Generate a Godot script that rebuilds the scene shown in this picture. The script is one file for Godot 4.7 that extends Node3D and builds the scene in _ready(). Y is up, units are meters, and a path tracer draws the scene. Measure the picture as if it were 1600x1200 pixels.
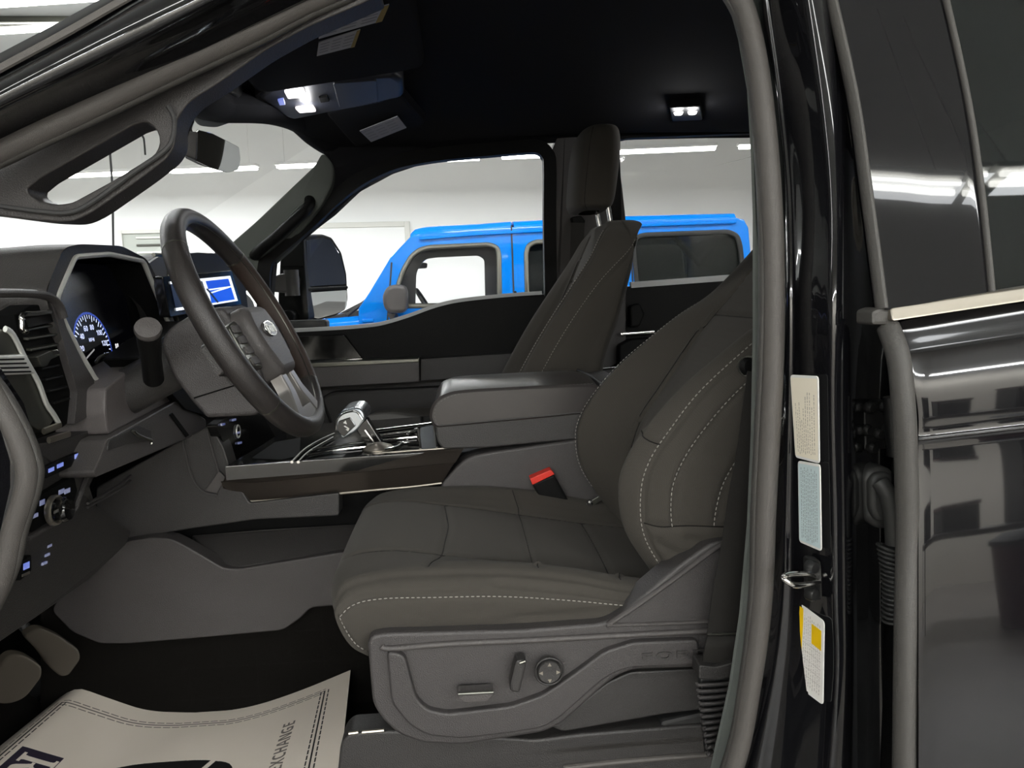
extends Node3D
# Interior of a pickup truck seen through its open driver's door, in a white service bay.
# x runs towards the tail of the truck, y up, z towards the open driver's door; the truck's centre line is z = 0. Metres.

const F := 1155.0  # focal length in pixels of the 1600 x 1200 frame
var eye := Vector3(0, 1.32, 1.72)
var bas := Basis.from_euler(Vector3(deg_to_rad(-7.15), deg_to_rad(-4.0), deg_to_rad(-1.5)))
var M := {}
var used := {}


func _ready() -> void:
	var cam := Camera3D.new()
	cam.name = "camera"
	cam.transform = Transform3D(bas, eye)
	cam.fov = rad_to_deg(2.0 * atan(600.0 / F))
	cam.near = 0.02
	cam.far = 60.0
	add_child(cam)
	cam.current = true
	var env := Environment.new()
	env.background_mode = Environment.BG_COLOR
	env.background_color = Color(0.02, 0.02, 0.02)
	env.tonemap_mode = Environment.TONE_MAPPER_LINEAR
	env.tonemap_exposure = 1.4
	env.sdfgi_enabled = true
	env.ssao_enabled = true
	env.ssil_enabled = true
	var we := WorldEnvironment.new()
	we.name = "world_environment"
	we.environment = env
	add_child(we)
	make_materials()
	lamps()
	room()
	blue_car()
	truck_shell()
	passenger_side()
	headliner()
	a_pillar()
	rear_door()
	dashboard()
	steering()
	console()
	passenger_seat()
	driver_seat()
	belt()
	pillar_things()
	footwell()
	bay_things()


# ---------------------------------------------------------------- pixels of the frame to points at a true distance
func ray(px: float, py: float) -> Vector3:
	return bas * Vector3((px - 800.0) / F, (600.0 - py) / F, -1.0)

func U(px: float, py: float, z: float) -> Vector3:
	var v := ray(px, py)
	return eye + v * ((z - eye.z) / v.z)

func UX(px: float, py: float, x: float) -> Vector3:
	var v := ray(px, py)
	return eye + v * ((x - eye.x) / v.x)

func UY(px: float, py: float, y: float) -> Vector3:
	var v := ray(px, py)
	return eye + v * ((y - eye.y) / v.y)

func pz(z: float, a: Array) -> PackedVector3Array:
	var o := PackedVector3Array()
	for p in a:
		o.append(U(p[0], p[1], p[2] if p.size() > 2 else z))
	return o

func pxx(x: float, a: Array) -> PackedVector3Array:
	var o := PackedVector3Array()
	for p in a:
		o.append(UX(p[0], p[1], p[2] if p.size() > 2 else x))
	return o

func pyy(y: float, a: Array) -> PackedVector3Array:
	var o := PackedVector3Array()
	for p in a:
		o.append(UY(p[0], p[1], y))
	return o

func cr(p: PackedVector3Array, n: int, closed := false) -> PackedVector3Array:
	var o := PackedVector3Array()
	var m := p.size()
	for i in (m if closed else m - 1):
		var a := p[(i - 1 + m) % m] if closed else p[maxi(i - 1, 0)]
		var b := p[i]
		var c := p[(i + 1) % m]
		var d := p[(i + 2) % m] if closed else p[mini(i + 2, m - 1)]
		for k in n:
			var t := float(k) / n
			o.append(b.cubic_interpolate(c, a, d, t))
	if not closed:
		o.append(p[m - 1])
	return o

# closed outline with its corners rounded to radius r
func rounded(p: PackedVector3Array, r: float, n := 4) -> PackedVector3Array:
	var o := PackedVector3Array()
	var m := p.size()
	for i in m:
		var a := p[(i - 1 + m) % m] - p[i]
		var c := p[(i + 1) % m] - p[i]
		var k := minf(r, minf(a.length(), c.length()) * 0.45)
		var s := p[i] + a.normalized() * k
		var e := p[i] + c.normalized() * k
		for j in n + 1:
			var t := float(j) / n
			o.append(s.lerp(p[i], t).lerp(p[i].lerp(e, t), t))
	return o

func shift(p: PackedVector3Array, v: Vector3) -> PackedVector3Array:
	var o := PackedVector3Array()
	for q in p:
		o.append(q + v)
	return o

func newell(p: PackedVector3Array) -> Vector3:
	var n := Vector3.ZERO
	for i in p.size():
		n += p[i].cross(p[(i + 1) % p.size()])
	return n.normalized()

# closed outline moved inwards by d in its own plane
func inset(p: PackedVector3Array, d: float, n: Vector3) -> PackedVector3Array:
	var o := PackedVector3Array()
	var m := p.size()
	for i in m:
		var a := (p[i] - p[(i - 1 + m) % m]).normalized()
		var c := (p[(i + 1) % m] - p[i]).normalized()
		var ia := n.cross(a)
		var ic := n.cross(c)
		var b := (ia + ic)
		var l := b.length()
		if l < 0.2:
			o.append(p[i] + ia * d)
		else:
			b /= l
			o.append(p[i] + b * d / maxf(b.dot(ia), 0.5))
	return o


# ---------------------------------------------------------------- geometry
class Geo:
	var v := PackedVector3Array()

	func tri(a: Vector3, b: Vector3, c: Vector3) -> void:
		v.append(a); v.append(b); v.append(c)

	func quad(a: Vector3, b: Vector3, c: Vector3, d: Vector3) -> void:
		tri(a, b, c); tri(a, c, d)

	func loft(r: Array, closed := true, cap0 := true, cap1 := true) -> Geo:
		for i in r.size() - 1:
			var a: PackedVector3Array = r[i]
			var b: PackedVector3Array = r[i + 1]
			var m := a.size()
			for j in (m if closed else m - 1):
				quad(a[j], a[(j + 1) % m], b[(j + 1) % m], b[j])
		if closed and cap0:
			face(r[0], true)
		if closed and cap1:
			face(r[r.size() - 1], false)
		return self

	# flat cap over a closed outline, with holes
	func face(p: PackedVector3Array, flip := false, holes := []) -> bool:
		var n := Vector3.ZERO
		for i in p.size():
			n += p[i].cross(p[(i + 1) % p.size()])
		n = n.normalized()
		var ax := n.cross(Vector3.UP if absf(n.y) < 0.9 else Vector3.RIGHT).normalized()
		var ay := n.cross(ax)
		var all := PackedVector3Array(p)
		for h in holes:
			var hr: PackedVector3Array = PackedVector3Array(h)
			var hn := Vector3.ZERO
			for i in hr.size():
				hn += hr[i].cross(hr[(i + 1) % hr.size()])
			if hn.dot(n) > 0:
				hr.reverse()
			var bi := 0
			var bj := 0
			var best := 1e9
			for i in all.size():
				for j in hr.size():
					var d := all[i].distance_squared_to(hr[j])
					if d < best:
						best = d; bi = i; bj = j
			var o := PackedVector3Array()
			for i in bi + 1:
				o.append(all[i])
			for j in hr.size() + 1:
				o.append(hr[(bj + j) % hr.size()])
			for i in range(bi, all.size()):
				o.append(all[i])
			all = o
		var q := PackedVector2Array()
		for i in all.size():
			q.append(Vector2(all[i].dot(ax), all[i].dot(ay)))
		var t := Geometry2D.triangulate_polygon(q)
		if t.is_empty():
			var c := Vector3.ZERO
			for a in p:
				c += a / p.size()
			for i in p.size():
				if flip:
					tri(c, p[(i + 1) % p.size()], p[i])
				else:
					tri(c, p[i], p[(i + 1) % p.size()])
			return false
		for i in range(0, t.size(), 3):
			var a := all[t[i]]
			var b := all[t[i + 1]]
			var c := all[t[i + 2]]
			if ((b - a).cross(c - a).dot(n) > 0) == flip:
				tri(a, c, b)
			else:
				tri(a, b, c)
		return true

	func rbox(x: Transform3D, s: Vector3, r: float, k := 3) -> Geo:
		r = minf(r, minf(s.x, minf(s.y, s.z)) * 0.49)
		var rings := []
		for i in 2 * (k + 1):
			var e := float(i) / k if i <= k else float(i - k - 1) / k
			var up := i > k
			var a := e * PI / 2 if not up else PI / 2 - e * PI / 2
			var ins := r * (1.0 - sin(a))
			var h := (-s.z / 2 + r * (1.0 - cos(a))) if not up else (s.z / 2 - r * (1.0 - cos(a)))
			var ring := PackedVector3Array()
			for c in 4:
				var cx := (s.x / 2 - r) * (1 if c in [0, 3] else -1)
				var cy := (s.y / 2 - r) * (1 if c < 2 else -1)
				for j in k + 1:
					var b := c * PI / 2 + j * PI / 2 / k
					ring.append(x * Vector3(cx + cos(b) * (r - ins), cy + sin(b) * (r - ins), h))
			rings.append(ring)
		return loft(rings)

	func lathe(x: Transform3D, prof: Array, n := 24) -> Geo:
		var rings := []
		for q in prof:
			var ring := PackedVector3Array()
			for j in n:
				var a := TAU * j / n
				ring.append(x * Vector3(cos(a) * q[0], q[1], sin(a) * q[0]))
			rings.append(ring)
		return loft(rings)

	# profile (closed, in the plane across the path) swept along a path; up sets the profile's second axis
	func sweep(path: PackedVector3Array, prof: PackedVector2Array, up: Vector3, closed := false, sc := PackedFloat32Array()) -> Geo:
		var rings := []
		var m := path.size()
		for i in m:
			var a := path[(i - 1 + m) % m] if closed else path[maxi(i - 1, 0)]
			var b := path[(i + 1) % m] if closed else path[mini(i + 1, m - 1)]
			var t := (b - a).normalized()
			var s := t.cross(up).normalized()
			var n := s.cross(t)
			var ring := PackedVector3Array()
			var k := sc[i] if sc.size() else 1.0
			for q in prof:
				ring.append(path[i] + (s * q.x + n * q.y) * k)
			rings.append(ring)
		if closed:
			rings.append(rings[0])
			return loft(rings, true, false, false)
		return loft(rings)

	func tube(path: PackedVector3Array, r: float, n := 10, closed := false) -> Geo:
		var prof := PackedVector2Array()
		for j in n:
			prof.append(Vector2(cos(TAU * j / n), sin(TAU * j / n)) * r)
		var d := (path[path.size() - 1] - path[0]).normalized()
		var up := Vector3.UP if absf(d.y) < 0.8 else Vector3.BACK
		return sweep(path, prof, up, closed)


func ell(rx: float, ry: float, n := 12) -> PackedVector2Array:
	var o := PackedVector2Array()
	for j in n:
		o.append(Vector2(cos(TAU * j / n) * rx, sin(TAU * j / n) * ry))
	return o

# extrude a closed outline along dir, its front rim rounded by bevel
func slab(p: PackedVector3Array, dir: Vector3, bevel := 0.003, holes := [], steps := 2, g: Geo = null) -> Geo:
	if g == null:
		g = Geo.new()
	var n := newell(p)
	if n.dot(dir) > 0:
		p = PackedVector3Array(p)
		p.reverse()
		n = -n
	var inw := n
	var dn := dir.normalized()
	var loops := [p]
	var fronts := []
	for h in holes:
		var hh := PackedVector3Array(h)
		if newell(hh).dot(n) > 0:
			hh.reverse()
		loops.append(hh)
	# the bevel is halved until the inset rim no longer crosses itself
	for tries in 7:
		fronts = []
		for l in loops:
			fronts.append(inset(l, bevel, inw))
		if Geo.new().face(fronts[0], false, fronts.slice(1)):
			break
		bevel *= 0.5
	for l in loops:
		var rings := []
		for k in steps + 1:
			var a := float(k) / steps * PI / 2
			var q := inset(l, bevel * (1.0 - sin(a)), inw)
			rings.append(shift(q, dn * bevel * (1.0 - cos(a))))
		rings.append(shift(l, dir))
		g.loft(rings, true, false, false)
	g.face(fronts[0], false, fronts.slice(1))
	var backs := []
	for l in loops:
		backs.append(shift(l, dir))
	g.face(backs[0], true, backs.slice(1))
	return g

# surface through a grid of control points (rows of equal length), refined n times each way, with thickness along back
func net(rows: Array, n: int, back := Vector3.ZERO, closed := false, g: Geo = null) -> Geo:
	if g == null:
		g = Geo.new()
	var fine := []
	for r in rows:
		fine.append(cr(r, n, closed))
	var w: int = fine[0].size()
	var cols := []
	for j in w:
		var c := PackedVector3Array()
		for i in fine.size():
			c.append(fine[i][j])
		cols.append(cr(c, n))
	var h: int = cols[0].size()
	var out := []
	for i in h:
		var r := PackedVector3Array()
		for j in w:
			r.append(cols[j][i])
		out.append(r)
	g.loft(out, closed, false, false)
	if back != Vector3.ZERO:
		var bo := []
		for i in range(h - 1, -1, -1):
			bo.append(shift(out[i], back))
		g.loft(bo, closed, false, false)
		if not closed:
			var rim := PackedVector3Array()
			for j in w:
				rim.append(out[0][j])
			for i in range(1, h):
				rim.append(out[i][w - 1])
			for j in range(w - 2, -1, -1):
				rim.append(out[h - 1][j])
			for i in range(h - 2, 0, -1):
				rim.append(out[i][0])
			g.loft([rim, shift(rim, back)], true, false, false)
	return g


func numbered(s: String) -> String:
	if not used.has(s):
		used[s] = 0
		return s
	used[s] += 1
	return "%s_%03d" % [s, used[s]]

func put(mi: Node3D, called: String, parent: Node3D) -> void:
	if parent == null or parent == self:
		mi.name = numbered(called)
		add_child(mi, true)
		return
	var k := 0
	var s := called
	while parent.has_node(s):
		k += 1
		s = "%s_%03d" % [called, k]
	mi.name = s
	parent.add_child(mi, true)

# commit a shape as one mesh: faces welded by place, edges sharper than ang stay sharp
func obj(called: String, g: Geo, m: Material, parent: Node3D = null, ang := 40.0) -> MeshInstance3D:
	var v := g.v
	var nf := v.size() / 3
	var fn := PackedVector3Array()
	fn.resize(nf)
	var ctr := Vector3.ZERO
	for p in v:
		ctr += p
	ctr /= maxi(v.size(), 1)
	var vol := 0.0
	for i in nf:
		var a := v[i * 3]
		var c := (v[i * 3 + 2] - a).cross(v[i * 3 + 1] - a)
		fn[i] = c
		vol += c.dot(a - ctr)
	if vol < 0:
		for i in nf:
			var t := v[i * 3 + 1]
			v[i * 3 + 1] = v[i * 3 + 2]
			v[i * 3 + 2] = t
			fn[i] = -fn[i]
	var un := PackedVector3Array()
	un.resize(nf)
	for i in nf:
		un[i] = fn[i].normalized()
	var head := {}
	var nxt := PackedInt32Array()
	nxt.resize(v.size())
	for i in v.size():
		var key := Vector3i((v[i] * 20000.0).round())
		nxt[i] = head.get(key, -1)
		head[key] = i
	var nr := PackedVector3Array()
	nr.resize(v.size())
	var cosa := cos(deg_to_rad(ang))
	for key in head:
		var first: int = head[key]
		var i := first
		while i >= 0:
			var u := un[i / 3]
			var s := Vector3.ZERO
			var j := first
			while j >= 0:
				if u.dot(un[j / 3]) > cosa:
					s += fn[j / 3]
				j = nxt[j]
			nr[i] = s.normalized() if s.length_squared() > 1e-24 else u
			i = nxt[i]
	var ar := []
	ar.resize(Mesh.ARRAY_MAX)
	ar[Mesh.ARRAY_VERTEX] = v
	ar[Mesh.ARRAY_NORMAL] = nr
	var me := ArrayMesh.new()
	me.add_surface_from_arrays(Mesh.PRIMITIVE_TRIANGLES, ar)
	var o := MeshInstance3D.new()
	o.mesh = me
	o.material_override = m
	put(o, called, parent)
	return o

# a sheet of points with texture coordinates, for print
func sheet(called: String, rows: Array, m: Material, parent: Node3D = null) -> MeshInstance3D:
	var h := rows.size()
	var w: int = rows[0].size()
	var st := SurfaceTool.new()
	st.begin(Mesh.PRIMITIVE_TRIANGLES)
	for i in h:
		for j in w:
			st.set_uv(Vector2(float(j) / (w - 1), float(i) / (h - 1)))
			st.add_vertex(rows[i][j])
	for i in h - 1:
		for j in w - 1:
			var a := i * w + j
			for k in [a, a + 1, a + w + 1, a, a + w + 1, a + w]:
				st.add_index(k)
	st.generate_normals()
	var o := MeshInstance3D.new()
	o.mesh = st.commit()
	o.material_override = m
	put(o, called, parent)
	return o

func tag(o: Node3D, label: String, category: String, group := "", kind := "") -> Node3D:
	if label:
		o.set_meta("label", label)
	if category:
		o.set_meta("category", category)
	if group:
		o.set_meta("group", group)
	if kind:
		o.set_meta("kind", kind)
	return o

func thing(called: String, label: String, category: String, group := "", kind := "") -> Node3D:
	var o := Node3D.new()
	o.name = numbered(called)
	add_child(o, true)
	return tag(o, label, category, group, kind)

func box(g: Geo, a: Vector3, b: Vector3, r := 0.004) -> Geo:
	return g.rbox(Transform3D(Basis(), (a + b) / 2), (b - a).abs(), r)

func lettering(called: String, text: String, size: float, depth: float, x: Transform3D, m: Material, parent: Node3D, font := "Droid Sans", weight := 700) -> MeshInstance3D:
	var t := TextMesh.new()
	var f := SystemFont.new()
	f.font_names = PackedStringArray([font])
	f.font_weight = weight
	t.font = f
	t.text = text
	t.font_size = 48
	t.pixel_size = size / 36.0
	t.depth = depth
	t.curve_step = 2.0
	var o := MeshInstance3D.new()
	o.mesh = t
	o.material_override = m
	o.transform = x
	put(o, called, parent)
	return o


# ---------------------------------------------------------------- materials (base colours are linear)
func mat(key: String, r: float, g: float, b: float, rough: float, metal := 0.0, spec := 0.5) -> StandardMaterial3D:
	var m := StandardMaterial3D.new()
	m.resource_name = key
	m.albedo_color = Color(r, g, b).linear_to_srgb()
	m.roughness = rough
	m.metallic = metal
	m.metallic_specular = spec
	M[key] = m
	return m

func noise_tex(freq: float, size: int, normal: bool, strength := 1.0, sd := 3) -> NoiseTexture2D:
	var n := FastNoiseLite.new()
	n.seed = sd
	n.frequency = freq
	n.noise_type = FastNoiseLite.TYPE_SIMPLEX
	var t := NoiseTexture2D.new()
	t.width = size
	t.height = size
	t.seamless = true
	t.noise = n
	t.as_normal_map = normal
	t.bump_strength = strength
	return t

func grained(m: StandardMaterial3D, tex: Texture2D, scale: float, amount: float) -> void:
	m.normal_enabled = true
	m.normal_texture = tex
	m.normal_scale = amount
	m.uv1_triplanar = true
	m.uv1_scale = Vector3.ONE * scale

func tile_image(n: int, f: Callable) -> ImageTexture:
	var im := Image.create(n, n, false, Image.FORMAT_RGB8)
	for y in n:
		for x in n:
			im.set_pixel(x, y, (f as Callable).call(x, y))
	return ImageTexture.create_from_image(im)

func make_materials() -> void:
	var grain := noise_tex(0.09, 256, true, 6.0)
	var cloth := noise_tex(0.22, 256, true, 8.0, 9)
	grained(mat("plastic", 0.046, 0.042, 0.0415, 0.5), grain, 16.0, 0.35)
	grained(mat("plastic_light", 0.066, 0.060, 0.058, 0.5), grain, 16.0, 0.3)
	grained(mat("plastic_dark", 0.030, 0.028, 0.027, 0.5), grain, 16.0, 0.35)
	grained(mat("plastic_black", 0.006, 0.006, 0.006, 0.5, 0.0, 0.22), grain, 16.0, 0.25)
	grained(mat("rubber", 0.068, 0.062, 0.057, 0.62), grain, 24.0, 0.3)
	grained(mat("rubber_edge", 0.055, 0.052, 0.048, 0.55), grain, 24.0, 0.3)
	grained(mat("rubber_dark", 0.03, 0.03, 0.03, 0.6), grain, 24.0, 0.3)
	grained(mat("pillar_cloth", 0.092, 0.102, 0.094, 0.75), cloth, 18.0, 0.3)  # albedo raised to carry windscreen glare on the passenger pillar
	grained(mat("leather", 0.023, 0.020, 0.019, 0.38), grain, 26.0, 0.45)
	grained(mat("leather_perforated", 0.03, 0.019, 0.014, 0.5), grain, 40.0, 1.0)
	grained(mat("lid_leather", 0.036, 0.032, 0.031, 0.3, 0.0, 0.45), grain, 22.0, 0.07)
	M.lid_leather.clearcoat_enabled = true
	M.lid_leather.clearcoat = 0.15
	M.lid_leather.clearcoat_roughness = 0.2
	grained(mat("headliner", 0.016, 0.016, 0.018, 0.95, 0.0, 0.2), cloth, 20.0, 0.4)
	grained(mat("carpet", 0.012, 0.011, 0.010, 1.0, 0.0, 0.1), cloth, 14.0, 1.2)
	var weave := tile_image(64, func(x: int, y: int) -> Color:
		var c := 0.82 + 0.13 * sin(x * TAU / 8.0) * sin(y * TAU / 8.0) + 0.05 * sin(x * TAU / 4.0 + y * TAU / 64.0)
		return Color(c, c, c))
	var wv := tile_image(64, func(x: int, y: int) -> Color:
		return Color(0.5 + 0.16 * cos(x * TAU / 8.0) * sin(y * TAU / 8.0), 0.5 + 0.16 * sin(x * TAU / 8.0) * cos(y * TAU / 8.0), 0.95))
	for k in [["fabric", 0.080, 0.073, 0.063], ["fabric_crease_shade", 0.014, 0.013, 0.012]]:
		var m := mat(k[0], k[1], k[2], k[3], 0.9, 0.0, 0.3)
		m.albedo_texture = weave
		grained(m, wv, 48.0, 0.8)
		m.rim_enabled = true
		m.rim = 0.25
	var web := mat("webbing", 0.038, 0.036, 0.033, 0.7, 0.0, 0.3)
	web.albedo_texture = weave
	grained(web, wv, 60.0, 1.0)
	mat("thread", 0.27, 0.255, 0.23, 0.7)
	var p := mat("paint", 0.005, 0.005, 0.006, 0.15, 0.0, 0.2)
	p.clearcoat_enabled = true
	p.clearcoat = 1.0
	p.clearcoat_roughness = 0.03
	var pb := mat("blue_paint", 0.0, 0.20, 0.74, 0.45, 0.0, 0.15)
	pb.clearcoat_enabled = true
	pb.clearcoat = 0.25
	pb.clearcoat_roughness = 0.05
	mat("piano", 0.006, 0.006, 0.006, 0.1, 0.0, 0.6)
	mat("console_trim", 0.05, 0.042, 0.036, 0.22, 0.55)
	mat("chrome", 0.75, 0.74, 0.72, 0.12, 1.0)
	mat("satin", 0.36, 0.33, 0.28, 0.32, 0.9)
	mat("satin_dark", 0.16, 0.16, 0.14, 0.3, 0.9)
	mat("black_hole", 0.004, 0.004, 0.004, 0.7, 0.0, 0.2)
	mat("mirror", 0.85, 0.87, 0.88, 0.02, 1.0)
	mat("mirror_dim", 0.05, 0.06, 0.09, 0.05, 1.0)
	mat("red", 0.75, 0.035, 0.02, 0.4)
	mat("overhead", 0.022, 0.024, 0.034, 0.45)
	mat("label_grey", 0.42, 0.42, 0.46, 0.7)
	mat("print_grey", 0.2, 0.2, 0.23, 0.7)
	mat("yellow_dull", 0.30, 0.22, 0.07, 0.7)
	var pc := mat("piano_coat", 0.006, 0.006, 0.007, 0.1, 0.0, 0.2)
	pc.clearcoat_enabled = true
	pc.clearcoat = 0.75
	pc.clearcoat_roughness = 0.02
	mat("sill_grey", 0.36, 0.37, 0.37, 0.5)
	mat("badge_grey", 0.07, 0.07, 0.07, 0.35)
	grained(mat("plastic_knee_lit", 0.105, 0.094, 0.092, 0.5), grain, 16.0, 0.3)  # paler copy of the plastic: light on the knee panel put into its colour
	mat("spoke_grey", 0.20, 0.19, 0.18, 0.35, 0.5)
	mat("satin_cool", 0.42, 0.45, 0.48, 0.25, 0.9)
	mat("satin_black", 0.03, 0.03, 0.03, 0.35, 0.6)
	mat("rubber_grey", 0.05, 0.05, 0.048, 0.5)
	mat("thread_dark", 0.10, 0.095, 0.09, 0.7)
	mat("silver", 0.72, 0.72, 0.68, 0.4, 0.5)
	grained(mat("plastic_mid", 0.036, 0.033, 0.032, 0.5), grain, 16.0, 0.35)
	mat("white_card", 0.78, 0.77, 0.74, 0.7)
	mat("yellow_card", 0.80, 0.55, 0.01, 0.6)
	mat("rod", 0.5, 0.5, 0.5, 0.2, 1.0)
	mat("pedal", 0.055, 0.046, 0.035, 0.6)
	mat("wall", 0.81, 0.82, 0.81, 0.85)
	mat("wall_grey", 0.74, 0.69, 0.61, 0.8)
	mat("wall_trim", 0.62, 0.62, 0.58, 0.6)
	mat("ceiling", 0.56, 0.58, 0.58, 0.9)
	var fl := mat("floor", 0.25, 0.23, 0.205, 0.35)
	fl.albedo_texture = noise_tex(0.01, 256, false)
	fl.uv1_triplanar = true
	fl.uv1_scale = Vector3.ONE * 0.4
	(fl.albedo_texture as NoiseTexture2D).color_ramp = ramp(Color(0.86, 0.86, 0.86), Color(1, 1, 1))
	mat("fixture", 0.8, 0.8, 0.78, 0.5)
	mat("grey_door", 0.40, 0.42, 0.38, 0.6)
	mat("bench_top", 0.10, 0.09, 0.08, 0.4)
	mat("bin_red", 0.06, 0.012, 0.02, 0.4)
	mat("dark", 0.02, 0.02, 0.02, 0.6)
	for k in [["glow_tube", 1.0, 1.0, 0.97, 12.0], ["glow_dome", 1.0, 0.97, 0.97, 1.6], ["glow_blue", 0.10, 0.35, 0.9, 0.42], ["glow_blue_dim", 0.10, 0.28, 0.75, 0.16], ["glow_white", 0.75, 0.8, 1.0, 0.7]]:
		var m := mat(k[0], 0.5, 0.5, 0.5, 0.5)
		m.emission_enabled = true
		m.emission = Color(k[1], k[2], k[3])
		m.emission_energy_multiplier = k[4]
	glass("glass", 0.02, 0.025, 0.022, 0.02, 0.2)
	glass("glass_green", 0.02, 0.03, 0.015, 0.12, 0.2)
	glass("glass_dark", 0.006, 0.008, 0.008, 0.8, 0.5)
	glass("glass_car", 0.006, 0.008, 0.008, 0.8, 0.14)
	glass("glass_tint", 0.006, 0.01, 0.006, 0.5, 0.3)

func ramp(a: Color, b: Color) -> Gradient:
	var g := Gradient.new()
	g.colors = PackedColorArray([a, b])
	return g

func glass(key: String, r: float, g: float, b: float, alpha: float, spec: float) -> void:
	var m := mat(key, r, g, b, 0.02, 0.0, spec)
	m.albedo_color.a = alpha
	m.transparency = BaseMaterial3D.TRANSPARENCY_ALPHA


# ---------------------------------------------------------------- the bay: lamps, walls, ceiling, floor
func fixture(at: Vector3, energy: float, where: String, group: String) -> void:
	var o := thing("ceiling_lamp", where, "lamp", group)
	o.position = at
	if at.z < -5.0:
		o.rotation.y = -0.163
	var g := Geo.new()
	box(g, Vector3(-0.74, 0.055, -0.09), Vector3(0.74, 0.10, 0.09), 0.012)
	obj("housing", g, M.fixture, o)
	for s in [-1, 1]:
		obj("tube", Geo.new().tube(PackedVector3Array([Vector3(-0.71, 0.03, 0.045 * s), Vector3(0.71, 0.03, 0.045 * s)]), 0.02, 10), M.glow_tube, o)
		obj("hanger", Geo.new().tube(PackedVector3Array([Vector3(0.6 * s, 0.1, 0), Vector3(0.6 * s, 5.0 - at.y, 0)]), 0.006, 6), M.fixture, o)
	var l := AreaLight3D.new()
	l.name = "lamp_light"
	l.area_size = Vector2(1.42, 0.2)
	l.light_energy = energy
	l.light_color = Color(0.975, 0.99, 1.0)
	l.shadow_enabled = true
	l.area_range = 30.0
	l.area_attenuation = 2.0
	l.position = Vector3(0, -0.012, 0)
	l.rotation_degrees = Vector3(-90, 0, 0)
	o.add_child(l)

func lamps() -> void:
	for i in 11:
		var fx := -10.8 + i * 1.75
		fixture(Vector3(fx, 3.32, -9.5 - (3.2 - fx) * 0.165), 5.5, "white tube lamp in the row hung along the far wall beyond the blue car", "tube lamps along the far wall")
	for i in 7:  # row added for its light on the blue car, hidden by the truck roof
		fixture(Vector3(-5.2 + i * 1.9, 3.5, -2.7), 3.2, "white tube lamp in an unseen row added between the truck and the blue car to light it", "unseen tube lamps added between the two cars")
	for i in 8:
		fixture(Vector3(-4.2 + i * 1.5, 3.3, 3.0), 0.7, "white tube lamp in the row mirrored in the black door paint", "tube lamps mirrored in the door")
	for i in 2:
		var cp := UY(18 + 60 * i, 52 - 46 * i, 4.88)
		fixture(cp, 1.5, ["white tube lamp close under the ceiling, lower of the two above the windscreen pillar", "white tube lamp close under the ceiling, upper of the two above the windscreen pillar"][i], "tube lamps under the ceiling")
	for i in 7:  # unseen row, added so the near wall throws light into the cab
		fixture(Vector3(-4.0 + i * 1.8, 3.1, 7.7), 13.0, "white tube lamp in an unseen row added to light the near wall and the cab", "unseen tube lamps added along the near wall")

func struct(called: String, g: Geo, m: Material) -> MeshInstance3D:
	var o := obj(called, g, m)
	o.set_meta("kind", "structure")
	return o

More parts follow.
